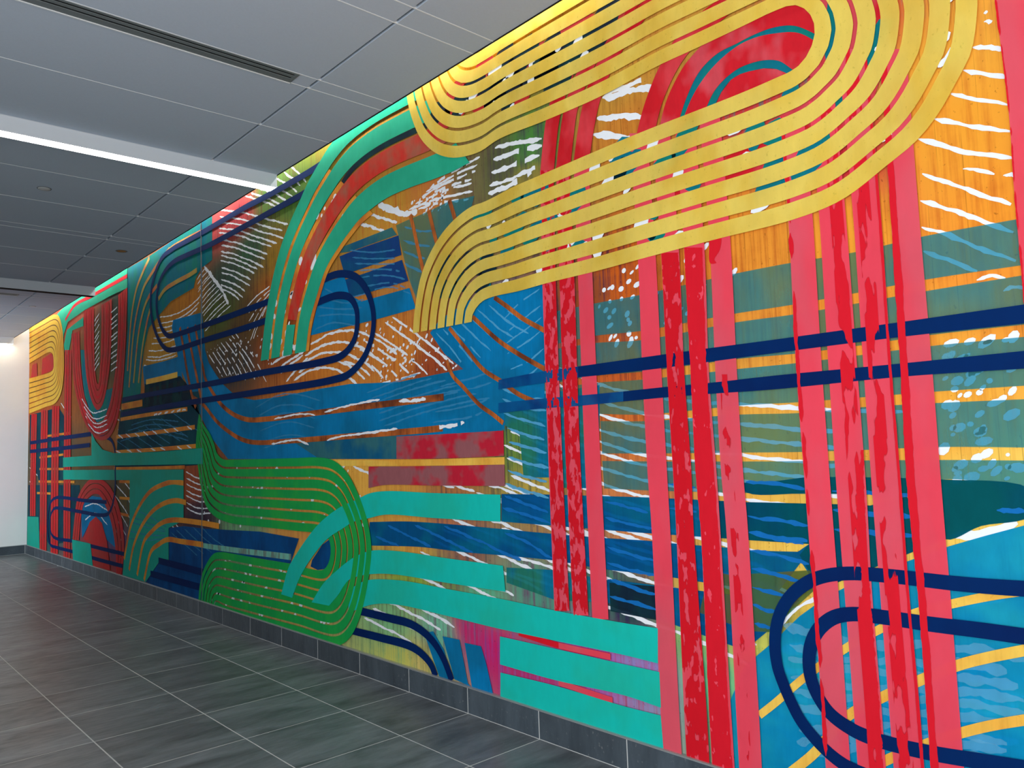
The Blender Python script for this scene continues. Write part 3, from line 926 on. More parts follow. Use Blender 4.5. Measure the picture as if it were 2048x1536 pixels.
patch('blue_glaze_patch','veil2',[(3.391,1.697),(3.383,1.841),(2.653,1.868),(2.683,1.344),(3.004,1.344),(3.009,1.398),(3.246,1.397),(3.266,1.635)],3)
patch('dark_teal_glaze_patch','deep',[(1.878,1.381),(1.706,1.391),(1.582,1.406),(1.455,1.409),(1.18,1.406),(1.063,1.402),(0.796,1.373),(0.803,1.284),(0.95,1.244),(1.07,1.192),(1.185,1.339),(1.321,1.345),(1.582,1.342),(1.847,1.341)],3.5,smooth=True)
patch('deep_blue_glaze_patch','dblue',[(3.437,1.301),(3.075,1.306),(2.655,1.307),(2.366,1.307),(1.85,1.3),(1.458,1.303),(1.324,1.302),(1.189,1.339),(1.07,1.192),(1.422,1.024),(1.547,0.963),(1.639,1.1),(1.578,1.141),(1.848,1.139),(1.956,1.139),(2.234,1.138),(2.361,1.137),(2.658,1.138),(3.143,1.141),(3.445,1.143)],3.4)
patch('dark_teal_glaze_patch','deep',[(2.087,1.302),(1.85,1.3),(1.458,1.303),(1.324,1.302),(1.189,1.339),(1.07,1.192),(1.422,1.024),(1.547,0.963),(1.622,1.094),(1.578,1.141),(1.848,1.139),(2.045,1.14)],3.6)
stripes('deep_blue_glaze_band','dblue',[(4.864,1.074),(4.352,1.101),(3.438,1.101),(3.145,1.098),(2.661,1.098),(2.363,1.102),(2.237,1.099),(1.958,1.1),(1.851,1.097),(1.581,1.109)],[(4.87,0.909),(4.246,0.942),(3.815,0.942),(3.433,0.951),(3.029,0.956),(2.653,0.942),(2.364,0.945),(2.115,0.938),(1.951,0.935),(1.72,0.944)],1,0,3.4)
patch('deep_blue_glaze_patch','dblue',[(2.656,0.895),(2.367,0.896),(2.118,0.898),(1.954,0.899),(1.931,0.938),(1.72,0.944),(1.634,0.913),(1.764,0.786),(1.9,0.672),(2.373,0.745),(2.663,0.779)],3.4)
patch('olive_glaze_patch','olive',[(2.054,0.995),(1.948,0.983),(1.583,1.037),(1.545,0.982),(1.777,0.766),(1.871,0.756),(2.119,0.801)],3.7)
patch('dark_glaze_patch','dark',[(2.644,0.879),(2.358,0.892),(2.356,0.735),(2.645,0.74)],3.7)
patch('dark_glaze_patch','veil2',[(3.415,0.885),(3.028,0.906),(2.656,0.89),(2.663,0.779),(3.029,0.748),(3.419,0.8)],3.3)
patch('sky_blue_glaze_patch','sky',[(2.057,0.144),(1.983,0.448),(1.905,0.605),(1.768,0.724),(1.639,0.849),(1.528,0.934),(1.404,1.007),(1.231,1.091),(1.055,1.169),(0.941,1.211),(0.805,1.258),(0.867,0.426),(2.061,0.092)],3)
line('yellow_arc','yellowline',[(1.846,0.415),(1.769,0.482),(1.631,0.611),(1.452,0.755),(1.331,0.837),(1.189,0.92),(1.058,0.97),(0.925,1.014),(0.821,1.042)],0.03,5)
line('yellow_arc','yellowline',[(1.725,0.213),(1.613,0.32),(1.471,0.491),(1.324,0.598),(1.189,0.683),(1.058,0.759),(0.964,0.801),(0.835,0.85)],0.036,5)
line('yellow_arc','yellowline',[(1.434,0.295),(1.28,0.402),(1.155,0.479),(1.06,0.532),(0.965,0.578),(0.852,0.624)],0.034,5)
patch('blue_glaze_patch','blue',[(4.087,2.324),(3.981,2.394),(3.674,2.473),(3.395,2.487),(3.02,2.478),(3.055,1.819),(3.385,1.812),(3.393,1.662),(3.481,1.753),(3.61,1.829),(3.757,1.946),(3.863,2.036),(3.757,2.057),(3.939,2.17)],3.1,smooth=False)
strokes('pale_blue_brush_strokes','sky_stroke',[(4.039,2.311),(3.886,2.19),(3.757,2.063)],[(3.442,2.435),(3.233,2.286),(3.054,2.199)],8,0.014,3.2,61,gap=0.15)
strokes('pale_blue_brush_strokes','sky_stroke',[(3.062,2.429),(3.228,2.372),(3.36,2.304)],[(3.043,2.038),(3.166,1.98),(3.335,1.953)],6,0.012,3.2,62,gap=0.4)
line('rust_gap','rust',[(3.441,2.45),(3.334,2.38),(3.203,2.29),(3.027,2.196)],.028,5)
line('rust_gap','rust',[(3.645,2.364),(3.418,2.192),(3.235,2.086),(3.038,1.985)],.028,5)
line('rust_gap','rust',[(3.88,2.328),(3.717,2.176),(3.562,2.035),(3.396,1.946),(3.263,1.867),(3.019,1.776)],.028,5)
line('rust_gap','rust',[(3.915,2.129),(3.863,2.03),(3.757,1.946),(3.61,1.829),(3.48,1.759),(3.399,1.709)],.028,5)
patch('blue_curved_band','blue',[(8.811,3.087),(7.972,3.044),(7.896,2.65),(7.806,2.513),(7.617,2.371),(7.435,2.258),(7.213,2.159),(6.989,2.101),(6.754,2.067),(6.278,2.061),(5.532,2.075),(5.103,2.075),(4.461,2.036),(3.981,2.05),(3.767,2.055),(3.61,1.829),(3.407,1.712),(3.41,1.666),(4.057,1.662),(4.494,1.667),(4.506,1.514),(4.955,1.52),(7.338,1.547),(7.503,1.631),(7.775,1.779),(8.048,2.022),(8.17,2.116),(8.38,2.324),(8.598,2.541),(8.75,2.819),(8.858,3.01)],3,smooth=False)
line('rust_gap','rust',[(7.95,2.477),(7.899,2.371),(7.744,2.238),(7.497,2.078),(7.216,1.967),(6.895,1.899),(6.494,1.884),(5.635,1.889),(4.671,1.896),(4.166,1.897),(3.957,1.898)],0.045,5)
line('rust_gap','rust',[(8.225,2.197),(7.927,2.091),(7.597,1.914),(7.219,1.775),(6.952,1.711),(6.689,1.685),(5.952,1.682),(5.004,1.691),(4.175,1.698),(3.976,1.703)],0.042,5)
line('rust_gap','rust',[(8.597,2.974),(8.509,2.774),(8.407,2.522),(8.252,2.22),(8.142,2.083)],0.05,5)
line('rust_gap','rust',[(8.377,2.944),(8.264,2.692),(8.154,2.471),(8.046,2.256),(7.993,2.15)],0.05,5)
line('rust_gap','rust',[(8.164,2.942),(8.07,2.721),(7.99,2.558),(7.924,2.424)],0.045,5)
strokes('white_brush_strokes','white',[(6.445,1.873),(6.115,1.891),(5.894,1.891),(5.644,1.858)],[(5.562,1.885),(5.254,1.91),(4.968,1.925),(4.701,1.929)],2,0.018,5.1,63)
strokes('white_brush_strokes','white',[(6.401,1.665),(6.076,1.681),(5.9,1.684),(5.65,1.63)],[(5.49,1.665),(5.188,1.693),(4.71,1.712),(4.462,1.716)],2,0.018,5.1,64)
strokes('white_brush_strokes','white',[(4.513,1.934),(4.278,1.918),(4.165,1.926)],[(4.013,1.686),(3.809,1.693),(3.711,1.702)],2,0.03,5.1,65,gap=0.2)
patch('grey_glaze_patch','greyveil',[(5.987,1.666),(5.569,1.667),(5.004,1.676),(4.499,1.677),(4.506,1.514),(5.573,1.527)],3.3)
stripes('gold_band','yellowline',[(5.573,1.519),(4.506,1.508),(3.4,1.513)],[(5.575,1.472),(4.508,1.467),(3.402,1.467)],1,0,3.2)
stripes('crimson_bar','crimpatch',[(4.494,1.667),(4.057,1.665),(3.397,1.665)],[(4.5,1.514),(4.064,1.512),(3.4,1.519)],1,0,6)
stripes('crimson_bar','crimpatch',[(4.856,1.465),(4.185,1.465),(3.398,1.47)],[(4.862,1.313),(4.661,1.337),(4.071,1.341),(3.4,1.347)],1,0,6)
stripes('dark_blue_bar','dblue2',[(5.215,3.059),(5.068,3.06),(4.419,3.043)],[(5.146,2.911),(5.038,2.906),(4.389,2.9)],1,0,4)
stripes('dark_blue_bar','dblue2',[(5.148,2.866),(4.906,2.862),(4.384,2.865)],[(5.153,2.721),(4.836,2.714),(4.314,2.707)],1,0,4)
patch('blue_bar','blue',[(5.69,2.513),(5.586,2.704),(5.451,2.901),(5.147,2.896),(5.08,2.74),(4.913,2.664),(4.304,2.657),(4.235,2.507),(4.718,2.503),(5.088,2.507),(5.527,2.512)],4)
patch('grey_blue_bar','veil',[(4.447,3.12),(4.285,3.123),(4.079,3.123),(3.869,3.133),(3.595,3.103),(3.627,3.039),(3.834,2.982),(4.008,2.878),(4.153,2.714),(4.222,2.562),(4.302,2.711)],4)
patch('grey_blue_bar','greyveil',[(5.274,3.095),(5.169,3.123),(4.497,3.117),(4.437,3.051),(5.068,3.064)],4)
line('rust_gap','rust',[(4.272,3.151),(4.235,3.046),(4.2,2.929),(4.135,2.728)],.035,5)
line('rust_gap','rust',[(4.062,3.126),(4.029,3.024),(3.986,2.893)],.035,5)
line('rust_gap','rust',[(3.843,3.142),(3.806,3.052),(3.788,3)],.035,5)
patch('blue_curved_band','teal_blue',[(10.437,3.976),(9.598,3.964),(8.764,3.984),(7.7,3.983),(7.705,3.534),(7.969,3.509),(8.147,3.433),(8.204,3.338),(8.89,3.305),(9.248,3.213),(9.628,3.109),(9.807,2.869),(9.879,2.636),(9.931,2.281),(10.637,2.29),(10.541,2.7),(10.426,3.192)],3)
patch('blue_curved_band','blue',[(9.842,2.675),(9.081,2.661),(8.598,2.665),(8.525,2.394),(9.767,2.4)],3)
patch('dark_band','dark',[(9.767,2.459),(8.599,2.449),(8.323,2.304),(8.048,2.001),(8.115,2.159),(8.38,2.161),(9.801,2.165)],3.2)
line('gold_gap','yellowline',[(9.713,2.478),(9.163,2.472),(8.674,2.472)],.06,4)
line('gold_gap','olivegold',[(9.598,3.946),(9.852,3.808),(10.096,3.637),(10.268,3.346),(10.363,2.977),(10.419,2.675)],.05,4)
line('gold_gap','olivegold',[(8.922,3.905),(9.217,3.839),(9.543,3.732),(9.813,3.618),(10.036,3.386),(10.187,3.111),(10.356,2.464)],.05,4)
line('gold_gap','olivegold',[(9.334,3.564),(9.631,3.473),(9.811,3.351),(9.995,3.086),(10.18,2.505)],.05,4)
line('gold_gap','olivegold',[(9.541,3.357),(9.683,3.188),(9.844,2.915),(9.989,2.49)],.05,4)
line('gold_gap','olivegold',[(7.965,3.885),(8.52,3.902),(8.89,3.898),(9.217,3.839)],.05,4)
line('gold_gap','olivegold',[(9.282,3.398),(9.083,3.468),(8.764,3.491),(8.316,3.497),(8.105,3.51)],.05,4)
patch('dark_teal_band','deep2',[(10.659,2.329),(9.587,2.287),(8.046,2.246),(8.052,1.495),(8.484,1.487),(10.897,1.474),(10.819,1.893)],3)
line('orange_gap','orange',[(10.657,2.241),(9.838,2.239)],0.08,5)
line('orange_gap','orange',[(10.696,2.085),(9.586,2.089),(8.381,2.082)],0.045,5)
line('orange_gap','orange',[(10.861,1.869),(9.412,1.873),(8.171,1.884)],0.045,5)
line('orange_gap','orange',[(10.901,1.678),(9.411,1.679),(8.145,1.689)],0.045,5)
line('orange_gap','orange',[(10.961,1.468),(9.582,1.47),(8.455,1.477)],0.035,5)
line('orange_gap','orange',[(10.725,1.304),(9.686,1.302)],0.035,5)
line('orange_gap','orange',[(10.721,1.098),(10.087,1.101)],0.035,5)
line('orange_gap','orange',[(10.718,0.904),(10.354,0.894)],0.035,5)
line('orange_gap','orange',[(14.66,2.007),(13.219,2.005)],0.035,5)
line('orange_gap','orange',[(15.18,1.663),(13.566,1.688)],0.035,5)
line('orange_gap','orange',[(15.169,1.471),(13.556,1.467)],0.035,5)
line('orange_gap','orange',[(15.231,1.262),(12.903,1.276)],0.035,5)
line('orange_gap','orange',[(15.331,1.067),(14.372,1.079)],0.035,5)
patch('dark_teal_band','deep2',[(16.001,2.423),(13.912,2.43),(13.224,2.125),(13.488,1.301),(15.232,1.287),(15.961,1.805)],3)
patch('dark_teal_band','deep2',[(16.042,1.193),(12.626,1.236),(12.598,0.456),(14.397,0.263),(16.005,0.637)],3)
patch('blue_patch','blue',[(12.535,0.954),(11.972,1.094),(11.491,1.085),(10.969,0.749),(10.878,0.471),(11.25,0.542),(11.483,0.75),(11.768,0.823),(12.061,0.736),(12.466,0.492)],4.2)
patch('teal_bar','seagreen',[(13.564,1.642),(11.988,1.649),(11.997,1.968),(11.796,1.844),(11.46,1.721),(10.965,1.666),(9.293,1.649),(7.944,1.664),(7.946,1.504),(11.049,1.507),(13.558,1.498)],9)
patch('teal_bar','seagreen',[(13.556,1.452),(8.484,1.451),(8.485,1.341),(10.958,1.321),(13.549,1.308)],7)
patch('teal_block','seagreen',[(10.301,1.332),(8.484,1.346),(8.486,0.919),(8.936,0.818),(8.936,0.464),(9.271,0.414),(9.695,0.162),(10.562,0.159),(10.506,0.406),(10.429,0.564),(10.294,0.807)],6.4)
line('orange_arc','orange',[(10.505,0.358),(10.408,0.535),(10.274,0.748),(9.974,0.992),(9.58,1.189),(9.16,1.28),(8.812,1.317),(8.485,1.309)],.055,6.6)
line('orange_arc','orange',[(10.306,0.243),(10.156,0.522),(9.88,0.768),(9.492,0.969),(9.095,1.077),(8.706,1.121),(8.414,1.108)],.055,6.6)
line('orange_arc','orange',[(10.003,0.212),(9.77,0.607),(9.491,0.749),(9.159,0.861),(8.813,0.91),(8.056,0.919),(7.548,0.91)],.055,6.6)
line('orange_arc','orange',[(9.749,0.179),(9.524,0.511),(9.239,0.625),(8.967,0.692),(8.53,0.699),(7.953,0.707)],.055,6.6)
patch('blue_block','blue2',[(8.936,0.818),(8.486,0.862),(7.951,0.865),(7.312,0.885),(6.654,0.907),(5.93,0.892),(6.084,0.68),(7.491,0.668),(7.825,0.556),(7.957,0.14),(8.768,0.131),(9.695,0.162),(9.271,0.414),(8.936,0.464)],4)
line('pale_green_line','paleteal',[(8.53,0.704),(7.94,0.698),(7.201,0.708),(6.658,0.721),(6.065,0.734)],.05,5)
patch('teal_patch','seagreen',[(12.985,0.439),(12.003,0.446),(11.871,0.134),(12.917,0.134)],10)
patch('teal_patch','seagreen',[(16.045,0.644),(15.196,0.671),(15.091,0.134),(16.05,0.107)],4)
patch('jade_band','jade',[(14.179,3.922),(13.791,3.969),(12.835,4.017),(11.854,4.017),(10.438,4.021),(10.434,3.727),(11.207,3.747),(12.414,3.75),(13.378,3.711),(13.616,3.557),(13.671,3.391),(13.78,3.721)],6)
line('red_line','crimson',[(13.532,3.764),(13.002,3.901),(12.052,3.894),(10.436,3.88)],.05,7)
patch('jade_band','jade',[(13.608,3.383),(13.433,3.595),(12.491,3.659),(12.487,3.527),(13.104,3.543),(13.299,3.247),(13.507,3.177)],6)
stripes('red_u_band','redband',[(13.161,3.497),(13.017,2.787),(12.665,2.355),(12.176,2.009),(11.627,1.853),(11.123,1.89),(10.823,2.084),(10.619,2.453),(10.504,2.949),(10.45,3.449),(10.434,3.733)],[(12.704,3.482),(12.601,2.897),(12.4,2.518),(12.081,2.25),(11.754,2.095),(11.446,2.114),(11.176,2.298),(11.004,2.548),(10.839,2.987),(10.805,3.503),(10.809,3.7)],4,.13,6)
stripes('red_u_band','redband',[(12.467,3.743),(12.421,3.169),(12.275,2.723),(12.035,2.422),(11.734,2.265),(11.497,2.318),(11.316,2.507),(11.144,2.89),(11.086,3.347),(11.093,3.694)],[(11.946,3.728),(11.904,3.11),(11.846,2.79),(11.768,2.645),(11.719,2.62),(11.671,2.637),(11.628,2.804),(11.587,3.073),(11.571,3.414),(11.578,3.691)],4,.13,6)
line('red_u_line','crimson',[(12.929,3.49),(12.821,2.844),(12.531,2.419),(12.128,2.133),(11.678,1.976),(11.282,2.007),(10.997,2.19),(10.788,2.498),(10.669,2.968),(10.617,3.603)],.03,6.4)
line('red_u_line','crimson',[(12.202,3.732),(12.158,3.139),(12.044,2.738),(11.888,2.516),(11.714,2.435),(11.572,2.492),(11.459,2.686),(11.351,3.046),(11.32,3.684)],.03,6.4)
stripes('red_arch_band','redband',[(12.984,0.424),(12.883,0.726),(12.728,1.034),(12.205,1.29),(11.734,1.335),(11.266,1.279),(10.89,1.112),(10.635,0.864),(10.507,0.498),(10.623,0.141)],[(12.625,0.454),(12.553,0.705),(12.402,0.958),(11.972,1.108),(11.776,1.125),(11.609,1.116),(11.328,0.991),(11.056,0.77),(10.878,0.471),(10.83,0.152)],3,.13,6)
patch('red_arch_band','redband',[(12.387,0.483),(12.061,0.736),(11.768,0.823),(11.483,0.75),(11.25,0.535),(11.087,0.171),(11.895,0.151),(12.002,0.44)],6,smooth=False)
stripes('red_stripe','redband',[(15.841,2.432),(15.863,1.542),(15.846,0.661)],[(15.412,2.408),(15.435,1.539),(15.421,0.678)],3,.14,6)
line('crimson_line','crimson',[(15.624,2.42),(15.647,1.541),(15.631,0.67)],.04,6.4)
stripes('red_stripe','redband',[(15.097,2.459),(15.103,1.279),(15.072,0.119)],[(14.613,2.431),(14.622,1.283),(14.596,0.154)],3,.14,6)
line('crimson_line','crimson',[(14.852,2.445),(14.859,1.281),(14.83,0.136)],.04,6.4)
stripes('red_stripe','redband',[(14.325,2.479),(14.332,1.294),(14.307,0.128)],[(13.849,2.45),(13.86,1.298),(13.839,0.164)],3,.14,6)
line('crimson_line','crimson',[(14.084,2.464),(14.093,1.296),(14.069,0.146)],.04,6.4)
stripes('red_stripe','redband',[(13.543,3.298),(13.535,1.68),(13.497,0.101)],[(13.134,3.251),(13.13,1.674),(13.098,0.133)],3,.14,6)
line('crimson_line','crimson',[(13.336,3.274),(13.33,1.677),(13.295,0.117)],.04,6.4)
stripes('yellow_loop_stripe','gold',[(16.103,3.98),(14.944,3.967),(14.18,3.947),(13.914,3.867),(13.714,3.664),(13.605,3.305),(13.59,2.952),(13.703,2.69),(14.014,2.531),(14.863,2.487),(16.003,2.449)],[(16.062,3.344),(15.28,3.368),(14.628,3.381),(14.42,3.357),(14.281,3.285),(14.243,3.183),(14.239,3.102),(14.303,3.06),(14.438,3.04),(15.186,3.05),(16.044,3.074)],7,.16,8)
stripes('dark_outline','dark_brown',[(16.103,3.98),(14.944,3.967),(14.18,3.947),(13.914,3.867),(13.714,3.664),(13.605,3.305),(13.59,2.952),(13.703,2.69),(14.014,2.531),(14.863,2.487),(16.003,2.449)],[(16.062,3.344),(15.28,3.368),(14.628,3.381),(14.42,3.357),(14.281,3.285),(14.243,3.183),(14.239,3.102),(14.303,3.06),(14.438,3.04),(15.186,3.05),(16.044,3.074)],1,0,7.9)
patch('red_patch','redband',[(15.922,3.063),(15.816,3.293),(15.465,3.292),(15.413,3.062)],7)
patch('red_patch','redband',[(15.112,3.052),(15.054,3.318),(14.42,3.349),(14.246,3.257),(14.27,3.056)],7)
stripes('red_arc_stripe','red',[(3.014,3.091),(2.987,3.231),(2.952,3.371),(2.886,3.509),(2.784,3.639),(2.614,3.762),(2.436,3.87)],[(2.91,3.061),(2.884,3.199),(2.85,3.336),(2.782,3.471),(2.677,3.596),(2.519,3.72),(2.335,3.822)],1,0,6)
stripes('red_arc_stripe','red',[(2.891,3.075),(2.86,3.219),(2.818,3.367),(2.752,3.487),(2.64,3.609),(2.486,3.706),(2.295,3.803)],[(2.787,3.045),(2.758,3.186),(2.72,3.333),(2.649,3.449),(2.541,3.569),(2.389,3.664),(2.205,3.761)],1,0,6)
stripes('red_arc_stripe','red',[(2.76,3.072),(2.722,3.23),(2.68,3.351),(2.608,3.488),(2.503,3.593),(2.349,3.685),(2.19,3.754)],[(2.651,3.04),(2.611,3.193),(2.558,3.335),(2.488,3.441),(2.384,3.544),(2.24,3.637),(2.087,3.705)],1,0,6)
stripes('red_arc_stripe','red',[(2.342,3.066),(2.291,3.188),(2.233,3.29),(2.184,3.357),(2.085,3.457),(1.947,3.519),(1.762,3.552)],[(2.23,3.047),(2.181,3.169),(2.111,3.274),(2.032,3.35),(1.928,3.403),(1.794,3.45),(1.62,3.484)],1,0,6)
stripes('red_arc_stripe','red2',[(2.203,3.053),(2.161,3.162),(2.107,3.243),(2.04,3.312),(1.968,3.355),(1.851,3.405),(1.696,3.429),(1.533,3.41),(1.341,3.353)],[(2.09,3.057),(2.036,3.159),(1.964,3.249),(1.868,3.296),(1.763,3.303),(1.68,3.307),(1.59,3.3),(1.497,3.268),(1.375,3.163)],1,0,6)
stripes('teal_arc_line','teal_blue',[(2.09,3.057),(2.036,3.159),(1.964,3.249),(1.868,3.296),(1.763,3.303),(1.68,3.307),(1.59,3.3),(1.497,3.268),(1.375,3.163)],[(2.064,3.061),(2.003,3.152),(1.926,3.222),(1.839,3.268),(1.747,3.292),(1.669,3.291),(1.592,3.274),(1.484,3.232),(1.378,3.13)],1,0,5.8)
stripes('red_arc_stripe','red2',[(2.064,3.061),(2.003,3.152),(1.926,3.222),(1.839,3.268),(1.747,3.292),(1.669,3.291),(1.592,3.274),(1.484,3.232),(1.378,3.13)],[(1.947,3.056),(1.892,3.13),(1.833,3.168),(1.766,3.188),(1.712,3.189),(1.641,3.177),(1.573,3.147),(1.502,3.074),(1.407,3.004)],1,0,6)
stripes('teal_arc_line','teal_blue',[(1.947,3.056),(1.892,3.13),(1.833,3.168),(1.766,3.188),(1.712,3.189),(1.641,3.177),(1.573,3.147),(1.502,3.074)],[(1.896,3.061),(1.854,3.116),(1.803,3.152),(1.758,3.16),(1.714,3.156),(1.643,3.142),(1.586,3.116),(1.533,3.073)],1,0,5.8)
patch('red_arc_stripe','red2',[(1.902,3.047),(1.854,3.113),(1.803,3.152),(1.758,3.16),(1.714,3.156),(1.643,3.142),(1.586,3.116),(1.522,3.065),(1.581,3.026)],6)
patch('red_underlayer','red2',[(1.55,3.495),(1.148,3.301),(1.13,3.016),(1.244,2.742),(1.515,2.683),(2.001,2.663),(2.282,2.736),(1.784,2.83),(1.497,2.952),(1.378,3.118)],5)
patch('teal_underlayer','teal_blue',[(1.643,2.786),(1.508,2.786),(1.59,2.555),(1.753,2.554)],5.4)
patch('teal_underlayer','teal_blue',[(1.423,3.392),(1.302,3.334),(1.274,3.157),(1.365,3.008),(1.393,3.208)],5.4)
patch('teal_underlayer','teal_blue',[(1.306,2.986),(1.158,3.147),(1.104,3.123),(1.253,2.885),(1.427,2.719),(1.488,2.759)],5.4)
stripes('coral_stripe','coral',[(3.014,3.091),(3.029,2.452),(3.035,1.546),(3.032,0.693)],[(2.91,3.061),(2.926,2.433),(2.93,1.544),(2.921,0.707)],1,0,8)
stripes('coral_stripe','coral',[(2.891,3.075),(2.898,2.456),(2.904,1.543),(2.894,0.688)],[(2.787,3.045),(2.789,2.436),(2.8,1.541),(2.788,0.701)],1,0,8)
stripes('coral_stripe','coral',[(2.76,3.072),(2.763,2.444),(2.768,1.541),(2.762,0.685)],[(2.651,3.04),(2.662,2.426),(2.662,1.538),(2.654,0.7)],1,0,8)
stripes('coral_stripe','coral',[(2.378,3.096),(2.363,2.455),(2.369,1.957),(2.367,1.428),(2.359,1.177),(2.358,0.333),(2.355,0.01)],[(2.269,3.06),(2.256,2.433),(2.256,1.945),(2.253,1.428),(2.251,1.183),(2.252,0.356),(2.247,0.04)],1,0,8)
stripes('coral_stripe','coral',[(1.975,3.077),(1.956,2.451),(1.963,1.859),(1.962,1.428),(1.952,1.198),(1.953,0.42),(1.953,0.122)],[(1.867,3.039),(1.85,2.428),(1.855,1.849),(1.853,1.428),(1.846,1.203),(1.844,0.444),(1.845,0.152)],1,0,8)
stripes('coral_stripe','coral',[(1.584,2.908),(1.575,2.45),(1.582,1.876),(1.576,1.33),(1.57,0.95),(1.564,0.525),(1.564,0.231)],[(1.478,2.872),(1.47,2.425),(1.473,1.864),(1.47,1.332),(1.466,0.962),(1.465,0.546),(1.464,0.259)],1,0,8)
stripes('coral_stripe','coral',[(1.455,2.927),(1.443,2.453),(1.446,1.862),(1.446,1.333),(1.442,0.965),(1.437,0.552),(1.436,0.267)],[(1.347,2.888),(1.336,2.427),(1.333,1.85),(1.331,1.336),(1.336,0.976),(1.331,0.575),(1.33,0.296)],1,0,8)
stripes('coral_stripe','coral',[(1.322,3.095),(1.308,2.46),(1.309,1.847),(1.309,1.336),(1.306,0.98),(1.303,0.58),(1.301,0.304)],[(1.213,3.05),(1.203,2.433),(1.205,1.837),(1.201,1.339),(1.201,0.992),(1.194,0.603),(1.193,0.334)],1,0,8)
stripes('coral_stripe','coral',[(1.163,3.029),(1.167,2.447),(1.174,1.787),(1.18,1.339),(1.171,0.995),(1.171,0.523),(1.171,0.341)],[(1.069,2.991),(1.069,2.422),(1.064,1.777),(1.064,1.342),(1.062,1.007),(1.062,0.549),(1.061,0.372)],1,0,8)
stripes('coral_stripe','coral',[(0.773,3.048),(0.766,2.87),(0.76,2.61),(0.764,2.399),(0.764,2.133),(0.764,1.831)],[(0.565,2.952),(0.577,2.792),(0.595,2.554),(0.61,2.356),(0.63,2.106),(0.638,1.817)],1,0,8)
stripes('coral_stripe','coral',[(2.244,3.067),(2.224,2.463),(2.225,1.883),(2.219,1.428),(2.217,1.184),(2.224,0.362),(2.222,0.047)],[(2.137,3.032),(2.122,2.442),(2.127,1.874),(2.117,1.428),(2.121,1.189),(2.103,0.388),(2.102,0.081)],1,0,8)
stripes('coral_stripe','coral',[(2.109,3.076),(2.093,2.459),(2.094,1.871),(2.095,1.428),(2.084,1.191),(2.09,0.391),(2.089,0.084)],[(1.999,3.038),(1.984,2.436),(1.996,1.862),(1.985,1.428),(1.982,1.196),(1.978,0.415),(1.975,0.116)],1,0,8)
blotched('crimson_blotch_stripe','blotch',[(3.007,3.089),(3.021,2.45),(3.027,1.546),(3.025,0.694)],[(2.91,3.061),(2.926,2.433),(2.93,1.544),(2.921,0.707)],11)
blotched('crimson_blotch_stripe','blotch',[(2.891,3.075),(2.898,2.456),(2.904,1.543),(2.894,0.688)],[(2.787,3.045),(2.789,2.436),(2.8,1.541),(2.788,0.701)],11)
blotched('crimson_blotch_stripe','blotch2',[(2.221,2.462),(2.222,1.883),(2.216,1.428),(2.214,1.184),(2.222,0.362),(2.22,0.048)],[(2.122,2.442),(2.127,1.874),(2.117,1.428),(2.121,1.189),(2.103,0.388),(2.102,0.081)],11)
wavy('crimson_drip','crimson',[(2.091,2.459),(2.092,1.871),(2.093,1.428),(2.082,1.191),(2.088,0.391),(2.087,0.085)],[(1.994,2.438),(2.006,1.863),(1.996,1.428),(1.992,1.196),(1.989,0.413),(1.986,0.113)],3,0.05,0,11)
blotched('coral_fleck_stripe','fleck',[(2.093,2.459),(2.094,1.871),(2.095,1.428),(2.084,1.191),(2.09,0.391),(2.089,0.084)],[(1.984,2.436),(1.996,1.862),(1.985,1.428),(1.982,1.196),(1.978,0.415),(1.975,0.116)],11.4)
blotched('crimson_drip','drip2',[(1.941,1.857),(1.94,1.428),(1.93,1.199),(1.931,0.425),(1.931,0.128)],[(1.903,1.854),(1.902,1.428),(1.893,1.2),(1.893,0.433),(1.893,0.139)],11)
wavy('crimson_drip','crimson',[(1.584,2.908),(1.575,2.45),(1.582,1.876),(1.576,1.33),(1.57,0.95),(1.564,0.525),(1.564,0.231)],[(1.569,2.903),(1.56,2.446),(1.567,1.874),(1.561,1.33),(1.555,0.952),(1.55,0.528),(1.55,0.235)],6,0.06,0.25,11)
blotched('crimson_drip','drip',[(1.409,2.91),(1.397,2.442),(1.398,1.857),(1.397,1.334),(1.397,0.97),(1.392,0.562),(1.391,0.279)],[(1.355,2.891),(1.345,2.429),(1.342,1.851),(1.34,1.335),(1.344,0.976),(1.339,0.573),(1.339,0.294)],11)
wavy('crimson_drip','crimson',[(1.34,1.512),(1.369,1.335),(1.371,0.973),(1.366,0.567),(1.366,0.286)],[(1.326,1.512),(1.34,1.335),(1.344,0.976),(1.339,0.573),(1.339,0.294)],7,0.07,0,11)
blotched('crimson_drip','drip',[(1.302,3.087),(1.289,2.455),(1.29,1.845),(1.289,1.337),(1.287,0.982),(1.283,0.585),(1.281,0.31)],[(1.249,3.065),(1.238,2.442),(1.24,1.84),(1.237,1.338),(1.236,0.988),(1.231,0.596),(1.229,0.324)],11)
wavy('crimson_drip','crimson',[(1.223,3.054),(1.213,2.436),(1.215,1.838),(1.211,1.338),(1.211,0.99),(1.205,0.601),(1.204,0.332)],[(1.213,3.05),(1.203,2.433),(1.205,1.837),(1.201,1.339),(1.201,0.992),(1.194,0.603),(1.193,0.334)],9,0.02,0,11)
wavy('crimson_drip','crimson',[(1.163,3.029),(1.167,2.447),(1.174,1.787),(1.18,1.339),(1.171,0.995),(1.171,0.523),(1.171,0.341)],[(1.14,3.02),(1.143,2.441),(1.147,1.785),(1.151,1.34),(1.145,0.998),(1.145,0.529),(1.144,0.348)],10,0.04,0,11)
wavy('crimson_drip','crimson',[(0.773,3.048),(0.766,2.87),(0.76,2.61),(0.764,2.399),(0.764,2.133),(0.764,1.831)],[(0.766,3.045),(0.761,2.868),(0.755,2.608),(0.759,2.398),(0.759,2.132),(0.76,1.831)],12,0.02,0.5,11)
